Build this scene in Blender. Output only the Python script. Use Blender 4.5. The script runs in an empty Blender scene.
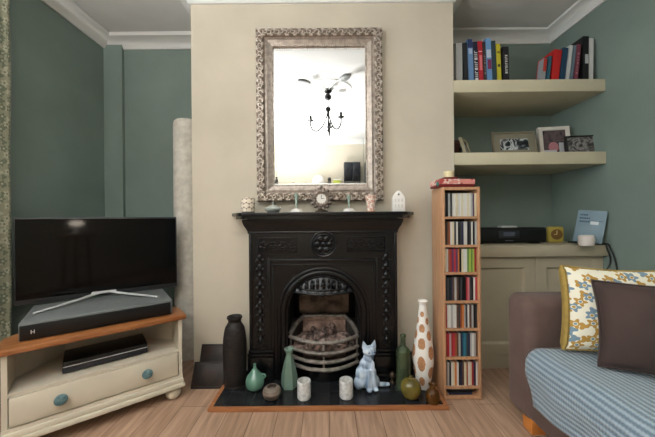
import bpy, bmesh, math, random
from mathutils import Vector, Matrix, Euler
random.seed(7)
PI = math.pi
R = math.radians
scene = bpy.context.scene
COL = scene.collection

# ------------------------------------------------------------------ camera frame
F = 291.0                 # focal length in pixels for a 655 px wide frame
CZ = 1.10                 # camera height
TH = R(0.5)               # slight roll of the camera
def _uv(px, py):
    u, v = px - 327.5, 218.5 - py
    return u*math.cos(TH) + v*math.sin(TH), -u*math.sin(TH) + v*math.cos(TH)
def at_d(px, py, d):      # the point seen at a pixel, d metres away
    u, v = _uv(px, py); return Vector((u*d/F, d, CZ + v*d/F))
def at_z(px, py, z):      # the point seen at a pixel, lying at height z
    u, v = _uv(px, py); d = (z - CZ)*F/v; return Vector((u*d/F, d, z))

# ------------------------------------------------------------------ materials
def lin(c):
    return tuple(((x/255.)/12.92 if x/255. <= .04045 else (((x/255.)+.055)/1.055)**2.4) for x in c) + (1.,)
MATS = {}
def mat(name, rgb, rough=.6, metal=0., var=.0, vscale=8., bump=0., bscale=40., spec=None, coat=0., sheen=0., stretch=None, rgb2=None, trans=0., ior=1.45):
    if name in MATS: return MATS[name]
    m = bpy.data.materials.new(name); m.use_nodes = True
    nt = m.node_tree; b = nt.nodes['Principled BSDF']
    b.inputs['Base Color'].default_value = lin(rgb)
    b.inputs['Roughness'].default_value = rough
    b.inputs['Metallic'].default_value = metal
    b.inputs['IOR'].default_value = ior
    if spec is not None: b.inputs['Specular IOR Level'].default_value = spec
    if coat: b.inputs['Coat Weight'].default_value = coat; b.inputs['Coat Roughness'].default_value = .08
    if sheen: b.inputs['Sheen Weight'].default_value = sheen; b.inputs['Sheen Roughness'].default_value = .4
    if trans: b.inputs['Transmission Weight'].default_value = trans
    tc = nt.nodes.new('ShaderNodeTexCoord')
    vec = tc.outputs['Object']
    if stretch:
        mp = nt.nodes.new('ShaderNodeMapping'); mp.inputs['Scale'].default_value = stretch
        nt.links.new(vec, mp.inputs['Vector']); vec = mp.outputs['Vector']
    if var or rgb2:
        n = nt.nodes.new('ShaderNodeTexNoise'); n.inputs['Scale'].default_value = vscale; n.inputs['Detail'].default_value = 5
        nt.links.new(vec, n.inputs['Vector'])
        cr = nt.nodes.new('ShaderNodeValToRGB')
        if rgb2: a, c = rgb, rgb2
        else: a = [max(0, x*(1-var)) for x in rgb]; c = [min(255, x*(1+var)) for x in rgb]
        cr.color_ramp.elements[0].color = lin(a); cr.color_ramp.elements[1].color = lin(c)
        cr.color_ramp.elements[0].position = .35; cr.color_ramp.elements[1].position = .65
        nt.links.new(n.outputs['Fac'], cr.inputs['Fac']); nt.links.new(cr.outputs['Color'], b.inputs['Base Color'])
    if bump:
        n2 = nt.nodes.new('ShaderNodeTexNoise'); n2.inputs['Scale'].default_value = bscale; n2.inputs['Detail'].default_value = 4
        nt.links.new(vec, n2.inputs['Vector'])
        bp = nt.nodes.new('ShaderNodeBump'); bp.inputs['Strength'].default_value = bump; bp.inputs['Distance'].default_value = .01
        nt.links.new(n2.outputs['Fac'], bp.inputs['Height']); nt.links.new(bp.outputs['Normal'], b.inputs['Normal'])
    MATS[name] = m
    return m

CREAM = mat('cream_wall_paint', (207,197,179), .75, var=.02, vscale=3, bump=.03, bscale=120)
GREEN = mat('green_wall_paint', (124,139,132), .6, var=.03, vscale=2.5, bump=.03, bscale=120)
WHITE = mat('ceiling_white_paint', (222,221,218), .8, var=.015, vscale=4, bump=.05, bscale=60)
COVE = mat('coving_white_paint', (226,225,222), .6)
SHELFP = mat('shelf_cream_paint', (204,195,168), .5, var=.015, vscale=6)
CABP = mat('cupboard_stone_paint', (186,175,151), .5, var=.015, vscale=5)
IRON = mat('black_cast_iron', (9,10,13), .27, spec=.5, var=.15, vscale=30, bump=.05, bscale=90)
IRONG = mat('worn_grey_iron', (140,132,125), .45, metal=.3, var=.15, vscale=30, bump=.1)
BRICK = mat('sooty_fire_brick', (196,164,150), .9, rgb2=(128,106,98), vscale=22, bump=.4, bscale=30)
COAL = mat('ash_grey_coal', (168,142,132), .95, rgb2=(66,58,55), vscale=35, bump=.5, bscale=40)
SOOT = mat('black_soot', (12,11,10), .95)
SILVER = mat('antique_silver_leaf', (224,214,204), .3, metal=.75, rgb2=(176,162,150), vscale=55, bump=.35, bscale=80)
SILVER2 = mat('dull_silver_leaf', (172,160,150), .4, metal=.7, var=.1, vscale=40)
PINE = mat('varnished_pine', (164,106,60), .35, rgb2=(138,84,46), vscale=6, stretch=(1,14,14), coat=.3)
CREAMW = mat('cream_painted_wood', (212,203,184), .45, var=.02, vscale=5)
BLACKP = mat('black_plastic', (14,14,15), .35)
SCREEN = mat('glossy_black_screen', (5,5,6), .07, spec=.25)
BEZEL = mat('dark_grey_bezel', (44,45,47), .4)
ALU = mat('brushed_aluminium', (208,209,210), .4, metal=.25)
GREYTOP = mat('grey_satin_plastic', (112,116,116), .4, spec=.5)
TEALK = mat('teal_ceramic_knob', (66,104,114), .3, rgb2=(110,142,146), vscale=60, coat=.4)
TEAK = mat('cherry_veneer', (194,150,114), .42, rgb2=(174,128,94), vscale=5, stretch=(16,16,1), coat=.15)
OAKTRIM = mat('hearth_wood_trim', (176,116,74), .4, rgb2=(150,94,58), vscale=6, stretch=(1,12,12))
SOFA = mat('mole_brown_velvet', (100,80,73), .85, var=.07, vscale=6, sheen=.12, bump=.08, bscale=300)
SOFAD = mat('dark_brown_velvet', (62,47,43), .85, var=.07, vscale=6, sheen=.12, bump=.08, bscale=300)
ORANGEW = mat('orange_beech', (206,128,60), .4, var=.05)
ROLLM = mat('pale_rolled_textile', (220,214,203), .9, rgb2=(200,194,183), vscale=26, bump=.2, bscale=120)
GLASSY = mat('clear_glass_pane', (255,255,255), .02)

def glass(name, rgb, tint=.75, rough=.05):
    m = bpy.data.materials.new(name); m.use_nodes = True; nt = m.node_tree
    nt.nodes.remove(nt.nodes['Principled BSDF'])
    out = nt.nodes['Material Output']
    t = nt.nodes.new('ShaderNodeBsdfTransparent'); t.inputs['Color'].default_value = lin(rgb)
    g = nt.nodes.new('ShaderNodeBsdfGlossy'); g.inputs['Roughness'].default_value = rough
    d = nt.nodes.new('ShaderNodeBsdfDiffuse'); d.inputs['Color'].default_value = lin(rgb)
    m1 = nt.nodes.new('ShaderNodeMixShader'); m1.inputs['Fac'].default_value = 1-tint
    nt.links.new(t.outputs[0], m1.inputs[1]); nt.links.new(d.outputs[0], m1.inputs[2])
    fr = nt.nodes.new('ShaderNodeFresnel'); fr.inputs['IOR'].default_value = 1.45
    m2 = nt.nodes.new('ShaderNodeMixShader')
    nt.links.new(fr.outputs[0], m2.inputs['Fac']); nt.links.new(m1.outputs[0], m2.inputs[1]); nt.links.new(g.outputs[0], m2.inputs[2])
    nt.links.new(m2.outputs[0], out.inputs['Surface'])
    return m
PANE = glass('window_glass', (250,252,252), 1.0, .02)
GREENGLASS = glass('green_bottle_glass', (142,164,122), .84)
AMBER = glass('amber_glass', (164,108,44), .78)
CLEARG = glass('pale_green_glass', (226,238,230), .9)

def emit(name, rgb, strength):
    m = bpy.data.materials.new(name); m.use_nodes = True
    b = m.node_tree.nodes['Principled BSDF']
    b.inputs['Base Color'].default_value = lin(rgb)
    b.inputs['Emission Color'].default_value = lin(rgb); b.inputs['Emission Strength'].default_value = strength
    return m

def mirror_mat():
    m = bpy.data.materials.new('silvered_mirror'); m.use_nodes = True
    b = m.node_tree.nodes['Principled BSDF']
    b.inputs['Base Color'].default_value = (.93,.94,.93,1); b.inputs['Metallic'].default_value = 1; b.inputs['Roughness'].default_value = .01
    return m
MIRROR = mirror_mat()

class NT:   # small node-graph helper
    def __init__(s, name, rough=.6, sheen=0, coat=0):
        s.m = bpy.data.materials.new(name); s.m.use_nodes = True; s.nt = s.m.node_tree
        s.b = s.nt.nodes['Principled BSDF']; s.b.inputs['Roughness'].default_value = rough
        if sheen: s.b.inputs['Sheen Weight'].default_value = sheen
        if coat: s.b.inputs['Coat Weight'].default_value = coat
    def n(s, t, **k):
        x = s.nt.nodes.new('ShaderNode'+t)
        for a, v in k.items(): setattr(x, a, v)
        return x
    def l(s, a, b): s.nt.links.new(a, b)
    def math(s, op, a, b=None):
        x = s.n('Math', operation=op)
        for i, v in enumerate((a, b)):
            if v is None: continue
            if isinstance(v, (int, float)): x.inputs[i].default_value = v
            else: s.l(v, x.inputs[i])
        return x.outputs[0]
    def mix(s, fac, a, b):
        x = s.n('Mix', data_type='RGBA')
        s.l(fac, x.inputs[0])
        for i, v in ((6, a), (7, b)):
            if isinstance(v, tuple): x.inputs[i].default_value = lin(v)
            else: s.l(v, x.inputs[i])
        return x.outputs[2]
    def bump(s, h, st=.3, dist=.01):
        x = s.n('Bump'); x.inputs['Strength'].default_value = st; x.inputs['Distance'].default_value = dist
        s.l(h, x.inputs['Height']); s.l(x.outputs[0], s.b.inputs['Normal'])

def floor_mat():
    g = NT('wood_laminate_planks', .42)
    tc = g.n('TexCoord'); mp = g.n('Mapping'); mp.inputs['Rotation'].default_value = (0,0,PI/2)
    g.l(tc.outputs['Object'], mp.inputs[0])
    br = g.n('TexBrick'); br.offset = .37; br.inputs['Scale'].default_value = 1
    br.inputs['Brick Width'].default_value = 1.25; br.inputs['Row Height'].default_value = .145
    br.inputs['Mortar Size'].default_value = .0016; br.inputs['Mortar Smooth'].default_value = .3
    br.inputs['Color1'].default_value = lin((194,163,140)); br.inputs['Color2'].default_value = lin((176,145,122)); br.inputs['Mortar'].default_value = lin((92,66,50))
    g.l(mp.outputs[0], br.inputs['Vector'])
    m2 = g.n('Mapping'); m2.inputs['Scale'].default_value = (22, 1.6, 1); g.l(tc.outputs['Object'], m2.inputs[0])
    no = g.n('TexNoise'); no.inputs['Scale'].default_value = 2.2; no.inputs['Detail'].default_value = 7; no.inputs['Distortion'].default_value = .6
    g.l(m2.outputs[0], no.inputs['Vector'])
    cr = g.n('ValToRGB'); cr.color_ramp.elements[0].position = .3; cr.color_ramp.elements[1].position = .7
    cr.color_ramp.elements[0].color = (.68,.62,.58,1); cr.color_ramp.elements[1].color = (1.1,1.08,1.06,1)
    g.l(no.outputs['Fac'], cr.inputs[0])
    mu = g.n('Mix', data_type='RGBA', blend_type='MULTIPLY'); mu.inputs[0].default_value = 1
    g.l(br.outputs['Color'], mu.inputs[6]); g.l(cr.outputs[0], mu.inputs[7])
    g.l(mu.outputs[2], g.b.inputs['Base Color'])
    g.bump(br.outputs['Fac'], -.15 if False else .1, .002)
    return g.m
FLOORM = floor_mat()

def tile_mat():
    g = NT('black_hearth_tiles', .25)
    tc = g.n('TexCoord'); br = g.n('TexBrick'); br.offset = 0
    br.inputs['Scale'].default_value = 1; br.inputs['Brick Width'].default_value = .152; br.inputs['Row Height'].default_value = .152
    br.inputs['Mortar Size'].default_value = .002
    br.inputs['Color1'].default_value = lin((30,31,34)); br.inputs['Color2'].default_value = lin((38,39,42)); br.inputs['Mortar'].default_value = lin((58,58,58))
    g.l(tc.outputs['Object'], br.inputs['Vector']); g.l(br.outputs['Color'], g.b.inputs['Base Color'])
    return g.m
TILE = tile_mat()

def floral_mat(name, scale, base, c1, c2, rough=.85):
    g = NT(name, rough, sheen=.2)
    uv = g.n('UVMap'); mp = g.n('Mapping'); mp.inputs['Scale'].default_value = (scale, scale, 1); g.l(uv.outputs[0], mp.inputs[0])
    def flowers(off, petals, rad, rnd):
        m2 = g.n('Mapping'); m2.inputs['Location'].default_value = (off, off*1.7, 0); g.l(mp.outputs[0], m2.inputs[0])
        vo = g.n('TexVoronoi', voronoi_dimensions='2D'); vo.inputs['Scale'].default_value = 1; vo.inputs['Randomness'].default_value = rnd
        g.l(m2.outputs[0], vo.inputs['Vector'])
        sb = g.n('VectorMath', operation='SUBTRACT'); g.l(m2.outputs[0], sb.inputs[0]); g.l(vo.outputs['Position'], sb.inputs[1])
        sp = g.n('SeparateXYZ'); g.l(sb.outputs[0], sp.inputs[0])
        ang = g.math('ARCTAN2', sp.outputs[1], sp.outputs[0])
        ln = g.n('VectorMath', operation='LENGTH'); g.l(sb.outputs[0], ln.inputs[0])
        cosv = g.math('COSINE', g.math('MULTIPLY', ang, petals))
        edge = g.math('ADD', rad, g.math('MULTIPLY', cosv, rad*.3))
        inside = g.math('LESS_THAN', ln.outputs['Value'], edge)
        core = g.math('LESS_THAN', ln.outputs['Value'], rad*.3)
        ring = g.math('MULTIPLY', g.math('GREATER_THAN', ln.outputs['Value'], rad*.3), g.math('LESS_THAN', ln.outputs['Value'], rad*.42))
        sc = g.n('SeparateColor'); g.l(vo.outputs['Color'], sc.inputs[0])
        pick = g.math('GREATER_THAN', sc.outputs[0], .5)
        return inside, core, ring, pick
    i1, k1, r1, p1 = flowers(.0, 5, .34, .75)
    i2, k2, r2, p2 = flowers(3.37, 3, .26, .9)
    colA = g.mix(p1, c1, c2); colB = g.mix(p2, c2, c1)
    c = g.mix(i2, base, colB)
    c = g.mix(i1, c, colA)
    c = g.mix(r1, c, base)
    c = g.mix(k1, c, g.mix(p1, c2, c1))
    g.l(c, g.b.inputs['Base Color'])
    no = g.n('TexNoise'); no.inputs['Scale'].default_value = 400; g.bump(no.outputs['Fac'], .1)
    return g.m
FLORAL = floral_mat('floral_cushion_print', 7.2, (226,220,200), (110,134,150), (172,132,56))
CURTM = floral_mat('leafy_curtain_print', 20, (132,132,110), (96,102,82), (158,156,134))
FLBOX = floral_mat('pink_floral_paper', 16, (214,138,128), (226,196,184), (172,66,64), .5)
MUGF = floral_mat('flowered_china', 9, (236,224,210), (222,160,150), (196,140,120), .25)

def throw_mat():
    g = NT('ribbed_blue_knit', .95, sheen=.3)
    uv = g.n('UVMap'); sp = g.n('SeparateXYZ'); g.l(uv.outputs[0], sp.inputs[0])
    s = g.math('SINE', g.math('MULTIPLY', sp.outputs[0], 2*PI/.0215))
    s2 = g.math('SINE', g.math('MULTIPLY', sp.outputs[1], 2*PI/.013))
    h = g.math('ADD', g.math('MULTIPLY', s, .5), .5)
    h2 = g.math('ADD', h, g.math('MULTIPLY', s2, .1))
    cr = g.n('ValToRGB'); cr.color_ramp.elements[0].position = .2; cr.color_ramp.elements[1].position = .85
    cr.color_ramp.elements[0].color = lin((100,117,130)); cr.color_ramp.elements[1].color = lin((148,163,173))
    g.l(h2, cr.inputs[0]); g.l(cr.outputs[0], g.b.inputs['Base Color'])
    g.bump(h2, .7, .006)
    return g.m
THROW = throw_mat()

def streak_mat(name, cols, scale, stretch, rough=.3, coat=.3):
    g = NT(name, rough, coat=coat)
    tc = g.n('TexCoord'); mp = g.n('Mapping'); mp.inputs['Scale'].default_value = stretch; g.l(tc.outputs['Object'], mp.inputs[0])
    no = g.n('TexNoise'); no.inputs['Scale'].default_value = scale; no.inputs['Detail'].default_value = 3; g.l(mp.outputs[0], no.inputs['Vector'])
    cr = g.n('ValToRGB'); e = cr.color_ramp.elements
    while len(e) < len(cols): e.new(.5)
    for i, c in enumerate(cols):
        e[i].position = .3 + .4*i/(len(cols)-1); e[i].color = lin(c)
    g.l(no.outputs['Fac'], cr.inputs[0]); g.l(cr.outputs[0], g.b.inputs['Base Color'])
    return g.m
CATM = streak_mat('blue_painted_ceramic', [(96,118,146),(146,166,190),(182,198,214),(212,222,232)], 22, (1.6,1.6,.35))
BROWNPOT = streak_mat('banded_brown_ceramic', [(58,47,42),(132,118,106),(74,60,52)], 14, (.5,.5,3))
OLIVE = streak_mat('olive_glaze', [(84,74,30),(112,100,42),(104,76,38)], 12, (1,1,1), .18)
MUGM = mat('white_marbled_china', (226,226,224), .35, rgb2=(188,188,188), vscale=45, coat=.3)
GREENC = mat('sea_green_glaze', (100,142,124), .16, var=.06, vscale=14, coat=.5)
GREENC2 = mat('matt_sage_glaze', (112,138,124), .3, var=.06, vscale=10, coat=.2)
DARKV = mat('charcoal_stoneware', (33,28,27), .55, var=.12, vscale=30, bump=.1)
WHITEC = mat('white_ceramic', (232,228,222), .3, coat=.3)
TANS = mat('tan_spot_glaze', (186,138,98), .5, rgb2=(166,116,80), vscale=60)
SLATE = mat('black_slate_tile', (20,17,16), .5, rgb2=(56,36,28), vscale=11, bump=.2)
GREYGREEN = mat('grey_green_glaze', (168,174,168), .2, var=.1, vscale=25, coat=.4)
BRONZE = mat('aged_bronze', (70,58,46), .4, metal=.6, var=.1)
BLACKIRON = mat('black_wrought_iron', (18,17,17), .45)
REDL = mat('dark_red_lacquer', (112,28,30), .3)
WAX = mat('cream_wax', (228,216,172), .5)
PAPER = mat('white_page_edges', (214,208,194), .8)
TAUPE = mat('taupe_mount', (128,122,104), .7, var=.03)
PLASTER = mat('white_plaster', (228,228,226), .7)
LEAFG = mat('grey_plaster_leaf', (165,166,166), .6)

def photo_mat(name, cols, sc):
    g = NT(name, .25)
    tc = g.n('TexCoord')
    vo = g.n('TexNoise'); vo.inputs['Scale'].default_value = sc; vo.inputs['Detail'].default_value = 2; vo.inputs['Distortion'].default_value = 1.2
    g.l(tc.outputs['Object'], vo.inputs['Vector'])
    cr = g.n('ValToRGB'); cr.color_ramp.interpolation = 'EASE'; e = cr.color_ramp.elements
    while len(e) < len(cols): e.new(.5)
    for i, c in enumerate(cols): e[i].position = .34 + .3*i/(len(cols)-1); e[i].color = lin(c)
    g.l(vo.outputs['Fac'], cr.inputs[0]); g.l(cr.outputs[0], g.b.inputs['Base Color'])
    return g.m
PH_BW = photo_mat('monochrome_photo', [(24,26,28),(70,74,78),(190,192,194),(40,42,44),(160,160,162)], 13)
PH_COL = photo_mat('colour_photo', [(60,52,54),(96,80,82),(84,72,74)], 14)
PH_GR = photo_mat('grey_group_photo', [(58,54,53),(96,92,90),(136,132,128),(74,70,68)], 20)

def weave(name, rgb, **k): return mat(name, rgb, **k)

# ------------------------------------------------------------------ mesh helpers
class MB:
    def __init__(s): s.bm = bmesh.new(); s.uv = None
    def _take(s, b, M=None, mi=0):
        if M is not None: bmesh.ops.transform(b, matrix=M, verts=b.verts)
        for f in b.faces: f.material_index = mi
        me = bpy.data.meshes.new('tmp'); b.to_mesh(me); b.free(); s.bm.from_mesh(me); bpy.data.meshes.remove(me)
        return s
    def box(s, x0, x1, y0, y1, z0, z1, bev=0, seg=2, M=None, mi=0):
        b = bmesh.new(); bmesh.ops.create_cube(b, size=1)
        for v in b.verts: v.co = Vector(((x0+x1)/2 + v.co.x*(x1-x0), (y0+y1)/2 + v.co.y*(y1-y0), (z0+z1)/2 + v.co.z*(z1-z0)))
        if bev: bmesh.ops.bevel(b, geom=b.edges[:], offset=bev, segments=seg, affect='EDGES', profile=.5)
        return s._take(b, M, mi)
    def lathe(s, prof, seg=32, M=None, mi=0, sx=1, sy=1, cap=True, flat=False):
        b = bmesh.new(); rings = []
        for r, z in prof:
            if r < 1e-6: rings.append([b.verts.new((0,0,z))])
            else: rings.append([b.verts.new((r*sx*math.cos(2*PI*i/seg), r*sy*math.sin(2*PI*i/seg), z)) for i in range(seg)])
        for a, c in zip(rings, rings[1:]):
            if len(a) == 1 and len(c) == 1: continue
            for i in range(seg):
                j = (i+1) % seg
                if len(a) == 1: b.faces.new((a[0], c[j], c[i]))
                elif len(c) == 1: b.faces.new((a[i], a[j], c[0]))
                else: b.faces.new((a[i], a[j], c[j], c[i]))
        if cap:
            if len(rings[0]) > 1: b.faces.new(rings[0][::-1])
            if len(rings[-1]) > 1: b.faces.new(rings[-1])
        bmesh.ops.recalc_face_normals(b, faces=b.faces)
        return s._take(b, M, mi)
    def tube(s, pts, rad, seg=10, M=None, mi=0, closed=False, sq=1.0):
        pts = [Vector(p) for p in pts]; n = len(pts); b = bmesh.new(); rings = []
        rads = rad if isinstance(rad, (list, tuple)) else [rad]*n
        up = Vector((0,0,1)); prev = None
        for i, p in enumerate(pts):
            if closed: t = pts[(i+1) % n] - pts[i-1]
            else: t = pts[min(i+1, n-1)] - pts[max(i-1, 0)]
            t.normalize()
            if prev is None:
                a = up if abs(t.dot(up)) < .9 else Vector((1,0,0))
                nrm = (a - t*a.dot(t)).normalized()
            else:
                nrm = (prev - t*prev.dot(t)).normalized()
            prev = nrm; bn = t.cross(nrm)
            rings.append([b.verts.new(p + nrm*rads[i]*math.cos(2*PI*k/seg) + bn*rads[i]*sq*math.sin(2*PI*k/seg)) for k in range(seg)])
        m = n if closed else n-1
        for i in range(m):
            a, c = rings[i], rings[(i+1) % n]
            for k in range(seg): b.faces.new((a[k], a[(k+1) % seg], c[(k+1) % seg], c[k]))
        if not closed: b.faces.new(rings[0][::-1]); b.faces.new(rings[-1])
        bmesh.ops.recalc_face_normals(b, faces=b.faces)
        return s._take(b, M, mi)
    def prism(s, outline, y0, y1, M=None, mi=0, bev=0):     # outline in (x,z), extruded along y
        b = bmesh.new(); v0 = [b.verts.new((x, y0, z)) for x, z in outline]; v1 = [b.verts.new((x, y1, z)) for x, z in outline]
        n = len(outline); b.faces.new(v0); b.faces.new(v1[::-1])
        for i in range(n): b.faces.new((v0[i], v1[i], v1[(i+1) % n], v0[(i+1) % n]))
        bmesh.ops.recalc_face_normals(b, faces=b.faces)
        if bev: bmesh.ops.bevel(b, geom=b.edges[:], offset=bev, segments=2, affect='EDGES', profile=.5)
        return s._take(b, M, mi)
    def plan(s, outline, z0, z1, M=None, mi=0, bev=0):      # outline in (x,y), extruded along z
        b = bmesh.new(); v0 = [b.verts.new((x, y, z0)) for x, y in outline]; v1 = [b.verts.new((x, y, z1)) for x, y in outline]
        n = len(outline); b.faces.new(v0); b.faces.new(v1[::-1])
        for i in range(n): b.faces.new((v0[i], v1[i], v1[(i+1) % n], v0[(i+1) % n]))
        bmesh.ops.recalc_face_normals(b, faces=b.faces)
        if bev: bmesh.ops.bevel(b, geom=b.edges[:], offset=bev, segments=2, affect='EDGES', profile=.5)
        return s._take(b, M, mi)
    def ball(s, c, r, sx=1, sy=1, sz=1, M=None, mi=0, u=16, v=10):
        b = bmesh.new(); bmesh.ops.create_uvsphere(b, u_segments=u, v_segments=v, radius=1)
        T = Matrix.Translation(Vector(c)) @ Matrix.Diagonal((r*sx, r*sy, r*sz, 1))
        bmesh.ops.transform(b, matrix=T, verts=b.verts)
        return s._take(b, M, mi)
    def torus(s, c, Rr, r, M=None, seg=36, axis='Y'):
        pts = []
        for i in range(seg):
            a = 2*PI*i/seg
            d = {'Y': (math.cos(a),0,math.sin(a)), 'Z': (math.cos(a),math.sin(a),0)}[axis]
            pts.append(Vector(c) + Vector(d)*Rr)
        return s.tube(pts, r, 8, M, closed=True)
    def frame_sweep(s, x0, x1, z0, z1, prof, M=None):       # mitred picture frame; prof = (inset from the outer edge, y)
        b = bmesh.new(); rings = []
        for d, y in prof:
            rings.append([b.verts.new((x, y, z)) for x, z in ((x0+d,z0+d),(x1-d,z0+d),(x1-d,z1-d),(x0+d,z1-d))])
        for a, c in zip(rings, rings[1:]+rings[:1]):
            for i in range(4):
                j = (i+1) % 4; b.faces.new((a[i], a[j], c[j], c[i]))
        bmesh.ops.recalc_face_normals(b, faces=b.faces)
        return s._take(b, M)
    def build(s, name, m, parent=None, smooth=True, ang=35, pick=None, loc=None, rz=0):
        me = bpy.data.meshes.new(name); s.bm.to_mesh(me); s.bm.free()
        ms = m if isinstance(m, (list, tuple)) else [m]
        for x in ms: me.materials.append(x)
        if pick:
            for p in me.polygons: p.material_index = pick(p.center)
        if smooth:
            for p in me.polygons: p.use_smooth = True
            me.set_sharp_from_angle(angle=R(ang))
        o = bpy.data.objects.new(name, me); COL.objects.link(o)
        if parent: o.parent = parent
        if loc is not None: o.location = loc
        if rz: o.rotation_euler = (0,0,rz)
        return o

def tag(o, label, cat, group=None, kind=None):
    o['label'] = label; o['category'] = cat
    if group: o['group'] = group
    if kind: o['kind'] = kind
    return o
def thing(name, label, cat, loc=(0,0,0), rz=0, group=None):
    o = bpy.data.objects.new(name, None); COL.objects.link(o); o.location = loc; o.rotation_euler = (0,0,rz)
    o.empty_display_size = .05
    return tag(o, label, cat, group)
def struct(o, label=None, cat=None):
    o['kind'] = 'structure'
    if label: o['label'] = label
    if cat: o['category'] = cat
    return o
def dup(root, loc=None, rz=None, label=None):
    r = root.copy(); COL.objects.link(r)
    if loc is not None: r.location = loc
    if rz is not None: r.rotation_euler = (0,0,rz)
    if label: r['label'] = label
    for ch in list(root.children):
        c = ch.copy(); COL.objects.link(c); c.parent = r
        for g in list(ch.children):
            d = g.copy(); COL.objects.link(d); d.parent = c
    return r
def T(x, y, z): return Matrix.Translation(Vector((x,y,z)))
def RX(a): return Matrix.Rotation(a, 4, 'X')
def RY(a): return Matrix.Rotation(a, 4, 'Y')
def RZ(a): return Matrix.Rotation(a, 4, 'Z')
def bez(p, n=16):
    p = [Vector(q) for q in p]; out = []
    for i in range(n+1):
        t = i/n; q = p[:]
        while len(q) > 1: q = [a.lerp(b, t) for a, b in zip(q, q[1:])]
        out.append(q[0])
    return out
def spline(pts, n=8):
    P_ = [Vector(p) for p in pts]; out = []
    for i in range(len(P_)-1):
        p0, p1, p2, p3 = P_[max(i-1,0)], P_[i], P_[i+1], P_[min(i+2, len(P_)-1)]
        for k in range(n):
            t = k/n
            out.append(.5*((2*p1) + (p2-p0)*t + (2*p0-5*p1+4*p2-p3)*t*t + (3*p1-p0-3*p2+p3)*t**3))
    out.append(P_[-1]); return out
def smooth_prof(pts, n=6):
    return [(max(p.x, 0), p.y) for p in spline([(a, b, 0) for a, b in pts], n)]

# ------------------------------------------------------------------ the room
XL, XR, YA, YB, YF, CEIL = -1.965, 2.0, 2.595, 2.08, -1.92, 2.722
BL, BR = -.964, .909
YL = 2.6                                     # back of the television alcove
FX = -.033                                     # fireplace axis
o = MB().box(XL-.1, XR+.1, YF-.1, YA+.1, -.08, 0).build('floor', FLOORM, smooth=False); struct(o, 'warm brown wood laminate floor laid in planks running to the chimney', 'floor')
o = MB().box(XL-.1, XR+.1, YF-.1, YA+.1, CEIL, CEIL+.08).build('ceiling', WHITE, smooth=False); struct(o, 'white painted ceiling above the whole room', 'ceiling')
o = MB().box(XL-.1, BL+.02, YL, YL+.1, 0, CEIL).box(BL+.02, XR+.1, YA, YA+.1, 0, CEIL).build('wall_back', GREEN, smooth=False); struct(o, 'grey green wall at the back of both alcoves', 'wall')
WY0, WY1, WZ0, WZ1 = -1.25, 1.2, .85, 2.35
w = MB()
w.box(XL-.1, XL, YF, WY0, 0, CEIL).box(XL-.1, XL, WY1, YL, 0, CEIL).box(XL-.1, XL, WY0, WY1, 0, WZ0).box(XL-.1, XL, WY0, WY1, WZ1, CEIL)
o = w.build('wall_left', GREEN, smooth=False); struct(o, 'grey green wall beside the television and curtain', 'wall')
o = MB().box(XR, XR+.1, YF, YA, 0, CEIL).build('wall_right', GREEN, smooth=False); struct(o, 'grey green wall behind the sofa and shelf ends', 'wall')
o = MB().box(XL-.1, XR+.1, YF-.1, YF, 0, CEIL).build('wall_front', CREAM, smooth=False); struct(o, 'cream wall opposite the fireplace seen in the mirror', 'wall')
w = MB(); OW, OH, BD = .262, .80, .36
w.box(BL, FX-OW, YB, YL-.001, 0, CEIL).box(FX+OW, BR, YB, YA-.01, 0, CEIL).box(FX-OW, FX+OW, YB, YA-.01, OH, CEIL).box(FX-OW, FX+OW, YB+BD, YA-.01, 0, OH)
o = w.build('wall_chimney', CREAM, smooth=False); struct(o, 'cream chimney breast wall behind the fireplace and mirror', 'wall')
# coving along every wall
peri = [(XL,YF),(XR,YF),(XR,YA),(BR,YA),(BR,YB),(BL,YB),(BL,YL),(XL,YL)]
prof = [(0,2.636),(.014,2.636),(.018,2.646),(.026,2.66),(.04,2.678),(.058,2.692),(.076,2.70),(.09,2.703),(.098,2.706),(.104,2.714),(.104,2.722)]
bm = bmesh.new(); rings = []
n = len(peri)
for i in range(n):
    p = Vector(peri[i]); a = (p - Vector(peri[i-1])).normalized(); c = (Vector(peri[(i+1) % n]) - p).normalized()
    na, nc = Vector((-a.y, a.x)), Vector((-c.y, c.x)); mdir = na + nc
    mdir = mdir / mdir.dot(na)
    dz = -.016 if i in (6, 7) else 0       # the old plaster sags a little in the television alcove
    rings.append([bm.verts.new((p.x + mdir.x*d, p.y + mdir.y*d, z+dz+(.012 if z > 2.71 and dz else 0))) for d, z in prof])
for i in range(n):
    A, B = rings[i], rings[(i+1) % n]
    for k in range(len(prof)-1): bm.faces.new((A[k], B[k], B[k+1], A[k+1]))
bmesh.ops.recalc_face_normals(bm, faces=bm.faces)
mb = MB(); mb.bm.free(); mb.bm = bm
struct(mb.build('trim_1', COVE, ang=50), 'white plaster coving along the top of the walls', 'coving')
o = MB().box(XL, -1.803, 2.568, YL, 0, 2.65).build('trim_2', GREEN, smooth=False); struct(o, 'narrow green pipe boxing in the alcove corner', 'trim')
o = MB().box(XL, XL+.015, YF, WY0+1.9, 0, .13, .004).box(XL, XL+.015, WY0+1.9, 2.566, 0, .13, .004).build('baseboard_left', COVE, smooth=False); struct(o, 'white skirting board along the wall under the window', 'baseboard')
o = MB().box(-1.80, BL, YL-.018, YL, 0, .13, .004).build('baseboard_back', COVE, smooth=False); struct(o, 'white skirting board across the television alcove', 'baseboard')
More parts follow.
